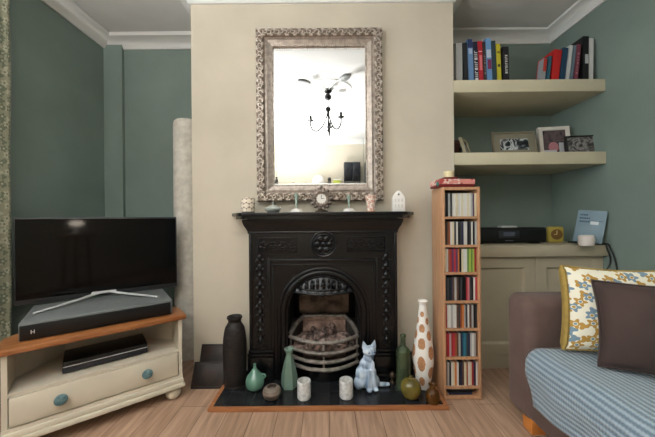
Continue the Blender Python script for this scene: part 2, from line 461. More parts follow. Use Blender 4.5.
# window in the left wall
wn = bpy.data.objects.new('window_1', None); COL.objects.link(wn); wn.location = (XL-.05, 0, 0)
struct(wn, 'white framed window in the wall beside the curtain', 'window')
f = MB()
def wbar(y0, y1, z0, z1, t=.03): f.box(-t, t, y0, y1, z0, z1, .004)
wbar(WY0, WY1, WZ0, WZ0+.06); wbar(WY0, WY1, WZ1-.06, WZ1); wbar(WY0, WY0+.06, WZ0, WZ1); wbar(WY1-.06, WY1, WZ0, WZ1)
for k in (1, 2): y = WY0 + (WY1-WY0)*k/3; wbar(y-.03, y+.03, WZ0, WZ1)
wbar(WY0, WY1, 1.95, 1.99)
f.build('window_frame', COVE, wn)
MB().box(-.003, .003, WY0+.05, WY1-.05, WZ0+.05, WZ1-.05).build('window_pane', PANE, wn, smooth=False)
MB().box(.03, .16, WY0-.05, WY1+.03, WZ0-.035, WZ0, .006).build('window_sill', COVE, wn)

# curtain
ct = thing('curtain', 'leafy patterned full length curtain hanging at the edge of the window wall', 'curtain', (XL+.085, 0, 0))
bm = bmesh.new(); uvl = bm.loops.layers.uv.new('UVMap'); NU, NV = 60, 14; y0, y1 = 1.12, 1.735
g = []
for i in range(NU+1):
    row = []
    for j in range(NV+1):
        t = i/NU; z = .02 + (2.5-.02)*j/NV
        amp = .024*(1 - .35*j/NV)
        row.append(bm.verts.new((amp*math.sin(t*2*PI*6.5 + .25*math.sin(j)), y0 + (y1-y0)*t - .012*(1-j/NV)*t, z)))
    g.append(row)
for i in range(NU):
    for j in range(NV):
        fc = bm.faces.new((g[i][j], g[i+1][j], g[i+1][j+1], g[i][j+1]))
        for lp, (a, b) in zip(fc.loops, ((i,j),(i+1,j),(i+1,j+1),(i,j+1))): lp[uvl].uv = (a/NU*1.2, b/NV*2.5)
mb = MB(); mb.bm.free(); mb.bm = bm
dr = mb.build('drape', CURTM, ct, ang=180)
so = dr.modifiers.new('thick', 'SOLIDIFY'); so.thickness = .004
MB().tube([(0,-1.35,2.52),(0,1.78,2.52)], .014).ball((0,1.79,2.52), .022).build('curtain_pole', BRONZE, ct)
for yy in (-1.3, 1.1): MB().tube([(0,yy,2.52),(-.1,yy,2.52)], .008).build('pole_bracket', BRONZE, ct)

# ------------------------------------------------------------------ fireplace
fp = thing('fireplace', 'black cast iron fireplace with arched opening and moulded mantel shelf', 'fireplace', (FX, YB, .0185))
Z0 = .0185
def fz(py): return CZ + (218.5-py)/148.5 - Z0
def fx(px): return (px-324.2)/148.5
def ogee_plan(hw, dep, tip):      # mantel outline: ends taper to a nose at the wall
    pts = [(-hw, 0), (-hw, -.018)]
    pts += [tuple(v.to_2d()) for v in bez([(-hw,-.018,0),(-hw+.035,-.06,0),(-hw+tip*.5,-dep*.8,0),(-hw+tip,-dep,0)], 8)][1:]
    pts += [(-x, y) for x, y in pts[::-1]]
    return pts
m = MB()
m.plan(ogee_plan(.645, .215, .125), fz(215.6), 1.142-Z0, bev=.004)
m.plan(ogee_plan(.615, .198, .11), fz(218.5), fz(215.6))
m.build('mantel_shelf', IRON, fp)
m = MB()
cv = [(.0, fz(218.5)), (.035, fz(219)), (.034, fz(221.5)), (.026, fz(225)), (.013, fz(228.5)), (.006, fz(231)), (.006, fz(233)), (0, fz(233))]
bm = bmesh.new(); rings = []
for d, z in cv:
    hw, dp = .499+d, .12+d
    rings.append([bm.verts.new(q) for q in ((-hw,0,z),(-hw,-dp,z),(hw,-dp,z),(hw,0,z))])
for a, c in zip(rings, rings[1:]):
    for i in range(3): bm.faces.new((a[i], a[i+1], c[i+1], c[i]))
bm.faces.new(rings[0]); bmesh.ops.recalc_face_normals(bm, faces=bm.faces)
m.bm.free(); m.bm = bm
m.build('cornice', IRON, fp, ang=50)
# face plate with the arched opening
AR, AZ = .255, fz(313)
zt = fz(218.5)
outer = [(-.499, 0), (-.499, zt), (.499, zt), (.499, 0)]
arch = [(AR, 0)] + [(AR*math.cos(a), AZ + AR*math.sin(a)) for a in [PI*k/24 for k in range(25)]] + [(-AR, 0)]
m = MB()
bm = bmesh.new()
fr = [bm.verts.new((x, -.12, z)) for x, z in arch]; bk = [bm.verts.new((x, .0, z)) for x, z in arch]
for i in range(len(arch)-1): bm.faces.new((fr[i], fr[i+1], bk[i+1], bk[i]))
ol = []
for x, z in arch:         # outer rim point in the same direction
    if z <= 1e-6: ol.append((math.copysign(.499, x), 0)); continue
    if z <= AZ + 1e-6: ol.append((math.copysign(.499, x), z)); continue
    dx, dz = x, z-AZ; k = min(.499/abs(dx) if abs(dx) > 1e-6 else 9e9, (zt-AZ)/dz if dz > 1e-6 else 9e9)
    ol.append((dx*k, AZ+dz*k))
ov = [bm.verts.new((x, -.12, z)) for x, z in ol]
ovb = [bm.verts.new((x, 0, z)) for x, z in ol]
for i in range(len(arch)-1):
    bm.faces.new((fr[i], fr[i+1], ov[i+1], ov[i])); bm.faces.new((ov[i], ov[i+1], ovb[i+1], ovb[i]))
bmesh.ops.recalc_face_normals(bm, faces=bm.faces)
m.bm.free(); m.bm = bm
for sx in (-1, 1):        # corner fillers where the radial fan cuts the top corners
    m.prism([(sx*.499, zt), (sx*.499, zt-.36), (sx*.33, zt)], -.1199, -.02)
    # raised pilaster with sunk centre
    m.box(*sorted((sx*.497, sx*.478)), -.132, -.11, .2, fz(233), .004)
    m.box(*sorted((sx*.372, sx*.353)), -.132, -.11, .2, fz(258), .004)
m.box(-.353, .353, -.137, -.11, fz(262), fz(258.5), .005).box(-.497, .497, -.13, -.11, fz(233.5), fz(231), .004)
m.box(-.353, .353, -.129, -.11, fz(265.5), fz(263.5), .003)
for sx in (-1, 1): m.box(*sorted((sx*.343, sx*.331)), -.129, -.11, .02, fz(264), .003)
m.build('surround', IRON, fp, ang=30)
for sx in (-1, 1):
    m = MB()
    m.box(*sorted((sx*.507, sx*.335)), -.145, -.02, 0, .16, .006)
    m.box(*sorted((sx*.511, sx*.331)), -.15, -.02, 0, .045, .006)
    m.box(*sorted((sx*.509, sx*.333)), -.148, -.02, .165, .182, .006).box(*sorted((sx*.504, sx*.338)), -.14, -.02, .186, .205, .006)
    m.build('plinth_block', IRON, fp)
# carved panels
def scroll(m, cx, cz, r, y, turns=1.4, sgn=1, ph=0):
    pts = []
    for k in range(22):
        t = k/21; a = ph + sgn*turns*2*PI*t; rr = r*(1-.82*t)
        pts.append((cx+rr*math.cos(a), y, cz+rr*math.sin(a)))
    m.tube(pts, [.0075*(1-.4*k/21) for k in range(22)], 6)
for x0, x1 in ((260, 299), (347.5, 387)):
    m = MB(); a, b = fx(x0), fx(x1); zt_, zb = fz(236.5), fz(252.5)
    m.frame_sweep(a, b, zb, zt_, [(0,-.118),(0,-.129),(.006,-.131),(.009,-.127),(.012,-.118)])
    zc = (zt_+zb)/2
    for k in range(4):
        cx = a + (b-a)*(k+.5)/4
        scroll(m, cx, zc+(.008 if k % 2 else -.008), .029, -.127, sgn=1 if k % 2 else -1, ph=PI*k)
        for q in range(5):
            an = 2*PI*q/5 + k
            m.ball((cx+.018*math.cos(an), -.126, zc+.02*math.sin(an)), .011, 1.2, .8, .8, u=8, v=6)
    m.build('floral_panel', IRON, fp)
m = MB(); cx, cz = fx(325), fz(244)
m.torus((cx,-.123,cz), .083, .008).torus((cx,-.121,cz), .068, .004)
for k in range(6):
    a = 2*PI*k/6
    m.ball((cx+.042*math.cos(a), -.125, cz+.042*math.sin(a)), .022, 1, .55, 1, u=10, v=8)
    m.ball((cx+.062*math.cos(a+.5), -.12, cz+.062*math.sin(a+.5)), .01, 1, .8, 1, u=8, v=6)
m.ball((cx,-.124,cz), .02, 1, .7, 1)
m.build('rosette', IRON, fp)
for sx in (-1, 1):
    m = MB(); z = fz(257); k = 0; xc = sx*.425
    while z > .24:
        m.ball((xc, -.124, z), .021, .9, .7, 1.2, u=10, v=8)
        for q in (-1, 1): m.ball((xc+q*.019, -.123, z-.022), .014, 1, .6, 1.2, u=8, v=6)
        m.ball((xc, -.12, z-.04), .01, .9, .7, 1, u=8, v=6)
        z -= .062
    m.build('pilaster_garland', IRON, fp)
# arch mouldings
def arc_pts(r, zc, y, drop=0, n=30):
    pts = [(r, y, 0)] if drop else []
    pts += [(r*math.cos(PI*k/n), y, zc + r*math.sin(PI*k/n)) for k in range(n+1)]
    if drop: pts.append((-r, y, 0))
    return pts
m = MB()
m.tube(arc_pts(.30, AZ, -.122, 1), .014, 10).tube(arc_pts(.272, AZ, -.122, 1), .019, 10).tube(arc_pts(.25, AZ, -.118, 1), .009, 8)
m.build('arch_moulding', IRON, fp)
# hood
m = MB(); bm = bmesh.new(); zb = fz(291); rows = []
for i in range(13):
    t = i/12; row = []
    for k in range(37):
        s_ = -1 + 2*k/36
        zarc_half = math.sqrt(max(AR**2 - (zb-AZ)**2, 1e-4))
        x = s_*zarc_half
        ztop = AZ + math.sqrt(max(AR*AR - x*x, 0)); zlow = zb - .012*(1-s_*s_)
        z = zlow + (max(ztop, zlow) - zlow)*t
        bulge = .06*(1-s_*s_)**.6*(1-t)**.8
        flute = .006*math.cos(s_*PI*9)*math.sin(PI*min(1, t*1.15))
        row.append(bm.verts.new((x, -.108 - bulge - flute, z)))
    rows.append(row)
for a, c in zip(rows, rows[1:]):
    for k in range(36): bm.faces.new((a[k], a[k+1], c[k+1], c[k]))
bmesh.ops.remove_doubles(bm, verts=bm.verts, dist=1e-5)
bmesh.ops.recalc_face_normals(bm, faces=bm.faces)
m.bm.free(); m.bm = bm
def hood_y(s_): return -.112-.06*(max(0,1-s_*s_))**.6
m.tube([(zarc_half*s_, hood_y(s_), zb-.012*(1-s_*s_)) for s_ in [-1+2*k/24 for k in range(25)]], .008, 8)
m.tube([(zarc_half*.93*s_, hood_y(s_)+.008, zb+.026-.012*(1-s_*s_)) for s_ in [-1+2*k/24 for k in range(25)]], .005, 8)
hd = m.build('hood', IRON, fp, ang=60)
m = MB()
for k in range(9):
    s_ = -.72+1.44*k/8; hgt = AZ+math.sqrt(AR*AR-(s_*zarc_half)**2)-zb
    for q in range(2): m.ball((s_*zarc_half, hood_y(s_)+.014+.02*q, zb+hgt*(.42+.25*q)), .015-.003*q, .8, .7, 1.5, u=8, v=6)
m.build('hood_ornament', IRON, hd)
MB().ball((0, -.178, zb-.014), .012).build('hood_knob', IRON, hd)
# recess, fire brick, grate
m = MB(); GW = .245
m.box(-GW, GW, .25, .3, 0, .78).box(-GW-.012, -GW, -.02, .3, 0, .78).box(GW, GW+.012, -.02, .3, 0, .78).box(-GW, GW, -.02, .3, .772, .78)
m.build('recess_lining', SOOT, fp)
m = MB()
m.prism([(-.165, 0), (.165, 0), (.165, .305), (-.165, .305)], .17, .22, bev=.006)
m.prism([(-.172, .303), (.172, .303), (.172, .335), (-.172, .335)], .15, .22, bev=.006)
m.build('fire_brick', BRICK, fp, ang=30)
for sx in (-1, 1): MB().plan([(sx*.165,.17),(sx*.165,.22),(sx*.243,.22),(sx*.243,-.02),(sx*.225,-.02)], 0, .30).build('side_cheek', mat('sooty_cheek', (74,66,62), .8, rgb2=(44,40,38), vscale=14), fp)
m = MB()
for sx in (-1, 1): m.tube([(sx*.232,-.05,.285),(sx*.205,.06,.31),(sx*.165,.145,.33)], .016, 8)
m.tube([(-.165,.145,.337),(.165,.145,.337)], .01, 8)
m.build('cheek_rail', IRONG, fp)
MB().prism([(-.19,.345),(.19,.345),(.2,.76),(-.2,.76)], .19, .2).build('fire_back_plate', mat('sooty_bronze_plate', (112,100,90), .32, metal=.5, rgb2=(40,36,33), vscale=9), fp)
m = MB()
for k in range(46):
    a = random.uniform(-.2, .2); b = random.uniform(-.1, .13)
    if abs(a)/.21 + max(0, b)/.16 > 1.25: continue
    s_ = random.uniform(.02, .034)
    bmx = bmesh.new(); bmesh.ops.create_icosphere(bmx, subdivisions=1, radius=s_)
    for v in bmx.verts: v.co *= random.uniform(.75, 1.15)
    m._take(bmx, T(a, b, .208+.035*random.random()+.03*max(0,b)/.13) @ Euler((random.random()*6, random.random()*6, 0)).to_matrix().to_4x4())
m.box(-.21, .21, -.09, .16, .18, .215)
ob = m.build('coals', COAL, fp, ang=20); ob['kind'] = 'stuff'
def bow(z, w, dep, r, yb=-.06):
    return [(w*s_, yb - dep*(1-s_*s_), z) for s_ in [-1+2*k/20 for k in range(21)]], r
for py, r in ((339.5, .0128), (350, .0128), (358.5, .0128), (366, .0128)):
    z = CZ - (py-218.5)/148.5 - Z0
    p_, r_ = bow(z, .236, .115, r)
    MB().tube(p_, r_, 8, sq=1.0).build('grate_bar', IRONG, fp)
for s_ in (-.97, 0, .97):
    yb = -.06-.115*(1-s_*s_)+.008
    m = MB(); m.box(.236*s_-.006, .236*s_+.006, yb-.005, yb+.005, .07, .295, .002)
    m.build('grate_upright', IRONG, fp)
bm = bmesh.new(); m = MB()
A = [(.23*s_, -.045-.115*(1-s_*s_)) for s_ in [-1+2*k/20 for k in range(21)]]
m.plan([(-.23,.0)] + A + [(.23,.0)], .0, .075, bev=.004)
m.build('ash_cover', IRON, fp)

# hearth
he = thing('hearth', 'black tiled hearth slab with a wooden edge in front of the fireplace', 'hearth', (0,0,0))
HX0, HX1, HY = -.695, .686, 1.658
MB().box(HX0+.024, HX1-.024, HY+.024, YB, 0, .018).build('hearth_tiles', TILE, he, smooth=False)
m = MB(); m.box(HX0, HX1, HY, HY+.024, 0, .021, .003).box(HX0, HX0+.024, HY+.024, YB-.001, 0, .021, .003).box(HX1-.024, HX1, HY+.024, YB-.001, 0, .021, .003)
m.build('hearth_edging', OAKTRIM, he)

# ------------------------------------------------------------------ mirror
mx0, mx1, mz0, mz1 = -.4925, .394, 1.222, 2.432
mi = thing('wall_mirror', 'large portrait mirror in an ornate silver frame hung over the mantel', 'mirror', (0, YB-.002, 0))
MB().frame_sweep(mx0, mx1, mz0, mz1, [(0,0),(0,-.036),(.008,-.046),(.02,-.052),(.042,-.05),(.056,-.04),(.062,-.034),(.07,-.036),(.078,-.04),(.09,-.034),(.1,-.03),(.112,-.026),(.119,-.018),(.119,0)]).build('mirror_frame', SILVER2, mi, ang=25)
MB().frame_sweep(mx0+.002, mx1-.002, mz0+.002, mz1-.002, [(0,-.03),(0,-.047),(.008,-.0515),(.044,-.0525),(.055,-.043),(.055,-.03)]).build('carving_ground', mat('recess_shade_patina', (128,114,102), .5, metal=.4, var=.15, vscale=40), mi, ang=25)  # darker ground puts recess shade into the colour, along with patina
m = MB()
def leafrow(m, x0, z0, x1, z1, nrm):
    L = math.hypot(x1-x0, z1-z0); n_ = int(L/.027); dx, dz = (x1-x0)/L, (z1-z0)/L
    for k in range(n_):
        c = ((k+.5)/n_)*L; X, Z = x0+dx*c, z0+dz*c
        fl = 1 if k % 2 else -1
        pts = []
        for q in range(9):
            t = q/8; a = -1.9+4.6*t+.5*math.sin(k*1.3); rr = (.0165+.003*math.sin(k*2.7))*(1-.55*t)
            pts.append((X + dx*rr*math.cos(a) + nrm[0]*rr*math.sin(a)*fl, -.056, Z + dz*rr*math.cos(a) + nrm[1]*rr*math.sin(a)*fl))
        m.tube(pts, [.0056-.0003*q for q in range(9)], 6)
        m.ball((X+nrm[0]*.02*fl-dx*.008, -.053, Z+nrm[1]*.02*fl-dz*.008), .009, 1, .8, 1, u=7, v=5)
        m.ball((X-nrm[0]*.019*fl+dx*.008, -.051, Z-nrm[1]*.019*fl+dz*.008), .0085, 1, .8, 1, u=7, v=5)
c_ = .03
leafrow(m, mx0, mz0+c_, mx1, mz0+c_, (0,1)); leafrow(m, mx0, mz1-c_, mx1, mz1-c_, (0,1))
leafrow(m, mx0+c_, mz0+.03, mx0+c_, mz1-.03, (1,0)); leafrow(m, mx1-c_, mz0+.03, mx1-c_, mz1-.03, (1,0))
m.build('frame_carving', SILVER, mi, ang=60)
m = MB(); ins = .114
for (xa, za, xb, zb_) in ((mx0+ins, mz0+ins, mx1-ins, mz0+ins), (mx0+ins, mz1-ins, mx1-ins, mz1-ins), (mx0+ins, mz0+ins, mx0+ins, mz1-ins), (mx1-ins, mz0+ins, mx1-ins, mz1-ins)):
    L = math.hypot(xb-xa, zb_-za); n_ = int(L/.0125)
    for k in range(n_): m.ball((xa+(xb-xa)*(k+.5)/n_, -.026, za+(zb_-za)*(k+.5)/n_), .0062, u=6, v=5)
m.build('beaded_edge', SILVER, mi, ang=60)
MB().frame_sweep(mx0+.117, mx1-.117, mz0+.117, mz1-.117, [(0,-.004),(0,-.010),(.02,-.014),(.022,-.004)]).build('bevelled_glass_edge', MIRROR, mi, ang=10)
MB().box(mx0+.118, mx1-.118, -.0135, -.003, mz0+.118, mz1-.118).build('mirror_glass', MIRROR, mi, smooth=False)

# ------------------------------------------------------------------ mantel ornaments
MZ = 1.143
def mant(px, d=1.96): return Vector(((px-327.5)*d/F, d, MZ))
# honeycomb candle holder
t = thing('candle_holder', 'brown wire honeycomb candle holder with cream panes at the shelf end', 'candle holder', mant(248.3, 1.95))
cell = []
def hon(c):
    a = math.atan2(c.y, c.x)/(2*PI)*8; z = c.z/.031
    row = math.floor(z); fa = (a + (.5 if row % 2 else 0)) % 1
    return 0 if ((fa-.5)**2*1.15 + (z-row-.5)**2) < .27 else 1
MB().lathe([(.03,.004)] + [(.04+.006*math.sin(PI*k/30), .004+.096*k/30) for k in range(31)] + [(.037,.1),(.036,.02)], 96, cap=False).build('holder_shell', [mat('cream_pane', (240,226,206), .3), mat('copper_brown_wire', (120,98,80), .4, metal=.4)], t, pick=hon)
MB().lathe([(0,0),(.04,0),(.042,.006),(.03,.01),(0,.01)], 32).build('holder_base', BRONZE, t)
t = thing('oil_burner', 'squat grey green glazed ceramic pot with short neck on the mantel', 'pot', mant(273, 1.95))
MB().lathe(smooth_prof([(.0,.0),(.03,.0),(.052,.018),(.05,.034),(.02,.046),(.008,.052),(.007,.068),(.009,.072),(.0,.072)]), 32).build('pot_body', GREYGREEN, t)
def bud(px, label, h):
    t = thing('bud_vase', label, 'vase', mant(px, 1.95))
    MB().lathe(smooth_prof([(0,0),(.037,0),(.039,.008),(.028,.02),(.006,.026),(0,.026)]), 28).build('vase_foot', WHITEC, t)
    MB().lathe([(.004,.02),(.005,.05),(.009,h*.7),(.016,h),(.015,h),(.0078,h*.7),(.0036,.05)], 20).build('vase_stem', mat('pale_celadon_glass', (164,184,172), .15, coat=.5), t)
bud(296.5, 'slim green glass bud vase with white foot between pot and clock', .125)
bud(349, 'slim green glass bud vase with white foot between clock and flowered beaker', .11)
t = thing('mantel_clock', 'small round clock with ornate silver surround on a dark foot', 'clock', mant(321.6, 1.955))
zc = .09
m = MB()
m.lathe([(.030,-.012),(.0325,.014),(.04,.017),(.05,.016),(.06,.012),(.066,0),(.064,-.012)], 40, M=T(0,0,zc) @ RX(PI/2), cap=True)
for k in range(14):
    a = 2*PI*k/14; m.ball((.064*math.cos(a), -.004, zc+.064*math.sin(a)), .014, 1, .8, 1, u=10, v=8)
    m.ball((.05*math.cos(a+.22), -.015, zc+.05*math.sin(a+.22)), .006, u=8, v=6)
m.ball((0,0,zc+.078), .011)
m.build('clock_case', mat('tarnished_silver', (150,138,128), .35, metal=.7, rgb2=(96,84,78), vscale=70), t)
MB().lathe([(0,.0),(.033,0),(.033,.0135),(0,.014)], 36, M=T(0,0,zc) @ RX(PI/2)).build('clock_face', WHITEC, t)
m = MB(); m.box(-.0015,.0015,-.0165,-.015,zc,zc+.024).box(0,.017,-.0165,-.015,zc-.0015,zc+.0015)
for k in range(12):
    a = PI*k/6; m.box(-.001,.001,-.0155,-.0135,.028,.033, M=T(0,0,zc) @ RY(a))
m.build('clock_hands', BLACKP, t)
MB().lathe(smooth_prof([(0,0),(.04,0),(.042,.008),(.022,.016),(.014,.026),(.0,.026)]), 28, sy=.6).build('clock_foot', BRONZE, t)
t = thing('flowered_beaker', 'small white china beaker printed with pink flowers beside the mirror corner', 'beaker', mant(371, 1.955))
bm = bmesh.new(); m = MB(); uvl = bm.loops.layers.uv.new('UVMap')
pr = [(.026,0),(.024,.012),(.027,.04),(.034,.075),(.04,.11),(.038,.11),(.03,.07),(.022,.02)]
rg = [[bm.verts.new((r*math.cos(2*PI*k/32), r*math.sin(2*PI*k/32), z)) for k in range(32)] for r, z in pr]
for i, (a, c) in enumerate(zip(rg, rg[1:])):
    for k in range(32):
        f_ = bm.faces.new((a[k], a[(k+1) % 32], c[(k+1) % 32], c[k]))
        for lp, (p_, q_) in zip(f_.loops, ((k,i),(k+1,i),(k+1,i+1),(k,i+1))): lp[uvl].uv = (p_/32*.9, pr[q_][1]*4)
bm.faces.new(rg[0][::-1]); bm.faces.new(rg[-1])
m.bm.free(); m.bm = bm; m.build('beaker_body', MUGF, t)
MB().lathe([(0,0),(.028,0),(.029,.006),(.0,.007)], 28).build('beaker_foot', TANS, t)
t = thing('house_lantern', 'white ceramic house tealight lantern with pitched roof at the mantel end', 'lantern', mant(398.3, 1.955), R(-6))
hs = [(-.04,0),(.04,0),(.04,.092),(.033,.106),(.012,.132),(0,.138),(-.012,.132),(-.033,.106),(-.04,.092)]
MB().prism(hs, -.03, .03, bev=.003).build('lantern_body', WHITEC, t)
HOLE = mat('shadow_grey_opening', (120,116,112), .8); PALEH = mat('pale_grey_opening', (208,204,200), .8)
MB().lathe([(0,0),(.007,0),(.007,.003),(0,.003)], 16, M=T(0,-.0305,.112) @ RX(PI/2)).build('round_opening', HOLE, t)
for a, b in ((-.026,.026),(-.005,.026),(.016,.026),(-.026,.062),(-.005,.062),(.016,.062)): MB().box(a, a+.010, -.0312, -.029, b, b+.022).build('cut_window', PALEH, t)

# ------------------------------------------------------------------ hearth ornaments
HZ = .0188
def hea(px, py_front, r):      # centre of a round object whose front foot shows at py_front
    p = at_z(px, py_front, HZ); d = p.y + r*.9; u, _ = _uv(px, py_front)
    return Vector((u*d/F, d, HZ))
def ribbed(pts, n, amp, per):
    out = []
    for i, (r, z) in enumerate(smooth_prof(pts, n)): out.append((r*(1+amp*math.sin(z*2*PI/per)) if r > .01 else r, z))
    return out
t = thing('floor_vase', 'tall charcoal stoneware vase with ribbed sides and narrow rim', 'vase', hea(235.2, 390.5, .08))
MB().lathe(ribbed([(0,0),(.066,0),(.07,.02),(.078,.12),(.08,.24),(.077,.32),(.066,.39),(.048,.425),(.043,.44),(.052,.462),(.05,.472),(.038,.46),(.034,.43),(.0,.42)], 20, .014, .019), 48).build('vase_body', DARKV, t); t.scale = (.93, .93, .945)
t = thing('teardrop_vase', 'glossy sea green teardrop vase with thin neck and small handle', 'vase', hea(255, 391.5, .03))
MB().lathe(smooth_prof([(0,0),(.03,0),(.052,.018),(.06,.05),(.052,.08),(.03,.108),(.013,.13),(.008,.148),(.009,.16),(.006,.16),(.004,.14),(0,.13)]), 36).build('vase_body', GREENC, t)
MB().tube(bez([(.054,0,.07),(.076,0,.078),(.068,0,.1),(.044,0,.094)]), .006, 8).build('vase_handle', GREENC, t)
t = thing('squat_pot', 'small squat brown banded pot with round mouth on the hearth', 'pot', hea(272, 400.5, .035))
MB().lathe(smooth_prof([(0,0),(.034,0),(.05,.016),(.056,.038),(.048,.062),(.032,.074),(.028,.073),(.032,.06),(.035,.04),(0,.02)]), 36).build('pot_body', BROWNPOT, t); t.scale = (1, 1, .9)
t = thing('faceted_vase', 'tall matt sage green six sided vase with flared rim', 'vase', hea(289.5, 390, .045))
m = MB(); m.lathe([(.0,0),(.05,0),(.054,.02),(.05,.08),(.035,.15),(.021,.2),(.021,.215),(.034,.244),(.029,.246),(.016,.218),(.015,.2),(0,.19)], 6)
m.build('vase_body', GREENC2, t, smooth=False)
def mug(px, py, label):
    t = thing('tealight_cup', label, 'cup', hea(px, py, .036), group='white tealight cups on the hearth')
    prof = [(0,0),(.037,0),(.041,.006)]
    prof += [(.041+.0008*math.sin(k*1.9), .006+.098*k/16) for k in range(17)]
    prof += [(.037,.106),(.035,.1),(.035,.05),(0,.05)]
    MB().lathe(prof, 36).build('cup_body', MUGM, t)
    MB().lathe([(0,.051),(.028,.051),(.028,.064),(0,.062)], 24).build('tealight', WAX, t)
mug(304.2, 401, 'white marbled tealight cup beside the sage green vase')
mug(346.3, 400, 'white marbled tealight cup beside the blue cat')
# cat
cp = at_z(365.5, 388.5, HZ) + Vector((.008, .014, 0))
t = thing('cat_figurine', 'seated pale blue painted cat ornament with pointed ears and tail along the hearth', 'figurine', cp, R(12))
m = MB()
m.ball((0,.0,.052), .064, 1.05, .8, .8).ball((-.006,0,.095), .058, 1, .78, 1.15).ball((.003,0,.15), .045, 1, .8, 1.15).ball((.012,-.004,.2), .031, 1, .9, 1.1)
m.ball((.016,-.01,.246), .037, 1.05, .9, .92).ball((.026,-.034,.238), .016, 1.1, 1, .8)
for sx in (-1, 1):
    m.lathe([(.019,0),(.013,.022),(.0,.056)], 12, M=T(.016+sx*.024,-.004,.264) @ RY(sx*.2), sy=.55)
    m.tube([(.014+sx*.012,-.026,.13),(.016+sx*.014,-.04,.06),(.018+sx*.016,-.046,.014)], [.022,.019,.017], 10)
    m.ball((.018+sx*.018,-.055,.0125), .0155, 1, 1.2, .75)
    m.ball((-.002+sx*.046,-.01,.042), .036, .8, 1.1, 1.1)
m.tube(spline([(.035,.01,.018),(.075,-.01,.016),(.11,-.02,.015),(.13,-.022,.015)], 6), [.0145]*13+[.0125]*5+[.009], 10)
t.scale = (1.14, 1.02, .96)
cat = m.build('cat_body', CATM, t)
rm = cat.modifiers.new('one_skin', 'REMESH'); rm.mode = 'VOXEL'; rm.voxel_size = .0035; rm.use_smooth_shade = True
sm = cat.modifiers.new('soft', 'SMOOTH'); sm.iterations = 4
m = MB()
for sx in (-1, 1): m.ball((.02+sx*.015,-.043,.247), .0055, 1.3, .6, .7, u=10, v=8)
m.ball((.029,-.05,.234), .0045, 1.2, .7, .8, u=8, v=6)
m.build('cat_eyes', mat('dark_blue_paint', (36,44,92), .3), t)
MB().prism([(.012,.05),(.03,.05),(.036,.12),(.034,.18),(.022,.2),(.016,.12)], -.046, -.030, bev=.003).build('chest_stripe', mat('white_blue_paint', (212,222,238), .35), t)
t = thing('glass_bottle', 'slender green glass wine bottle standing at the fireplace foot', 'bottle', hea(403.5, 390, .036))
MB().lathe(smooth_prof([(0,0),(.042,0),(.045,.01),(.045,.21),(.04,.24),(.02,.262),(.0155,.278),(.0145,.318),(.0175,.321),(.0175,.333),(.013,.333),(.012,.278),(0,.27)]), 36).build('bottle_body', GREENGLASS, t)
t = thing('small_bottle', 'small dark brown bottle squeezed between green bottle and spotted vase', 'bottle', at_z(412, 382, HZ)+Vector((.008,.07,0)))
MB().lathe([(0,0),(.02,0),(.021,.1),(.012,.125),(.011,.155),(0,.155)], 24).build('bottle_body', mat('dark_brown_glass', (36,30,22), .15), t)
MB().lathe([(0,.153),(.013,.153),(.013,.17),(0,.17)], 20).build('bottle_cap', BLACKP, t)
# spotted vase
t = thing('spotted_vase', 'tall white bottle vase with tan oval spots against the chimney breast', 'vase', hea(423.5, 390, .036))
spots = []
for k in range(6):
    a = R(-118 + 60*k)
    for z_, h_, w_ in (((.49,.018,.5),(.40,.027,.5),(.306,.036,.46),(.18,.048,.42),(.06,.03,.40)) if k % 2 == 0 else ((.445,.022,.48),(.355,.03,.45),(.25,.042,.42),(.12,.04,.40))):
        spots.append((a, z_, w_*.9, h_))
def spot(c):
    a = math.atan2(c.y, c.x)
    for sa, sz, wa, wz in spots:
        da = (a-sa+PI) % (2*PI) - PI
        if (da/wa)**2 + ((c.z-sz)/wz)**2 < 1: return 1
    return 0
MB().lathe(smooth_prof([(0,0),(.034,0),(.038,.01),(.052,.08),(.064,.17),(.064,.24),(.05,.34),(.034,.44),(.024,.52),(.022,.55),(.03,.57),(.027,.572),(.018,.55),(.018,.53),(0,.52)], 14), 128).build('vase_body', [WHITEC, TANS], t, pick=spot); t.scale = (1, 1, .965)
t = thing('round_vase', 'olive glazed apple shaped vase at the front of the hearth', 'vase', hea(410.8, 400.5, .036))
MB().lathe(smooth_prof([(0,0),(.034,0),(.056,.022),(.065,.062),(.056,.1),(.034,.122),(.014,.13),(.012,.142),(.008,.142),(.008,.125),(0,.12)]), 40).build('vase_body', OLIVE, t); t.scale = (.94, .94, .9)
t = thing('amber_jar', 'small translucent amber glass jar in the hearth corner', 'jar', hea(432.8, 405.5, .032))
MB().lathe(smooth_prof([(0,0),(.03,0),(.04,.015),(.042,.05),(.034,.078),(.02,.095),(.019,.112),(.026,.124),(.022,.124),(.015,.11),(.016,.095),(.03,.075),(.036,.05),(.034,.015),(0,.008)]), 32).build('jar_body', AMBER, t); t.scale = (.95, .95, .84)
t = thing('finial_ornament', 'tiny dark bronze round ornament behind the cat tail', 'ornament', at_z(389.5, 384, HZ)+Vector((.022,.012,0)))
MB().lathe(smooth_prof([(0,0),(.016,0),(.018,.008),(.008,.018),(.012,.03),(.022,.046),(.018,.066),(.006,.074),(0,.075)]), 24).build('ornament_body', BRONZE, t)

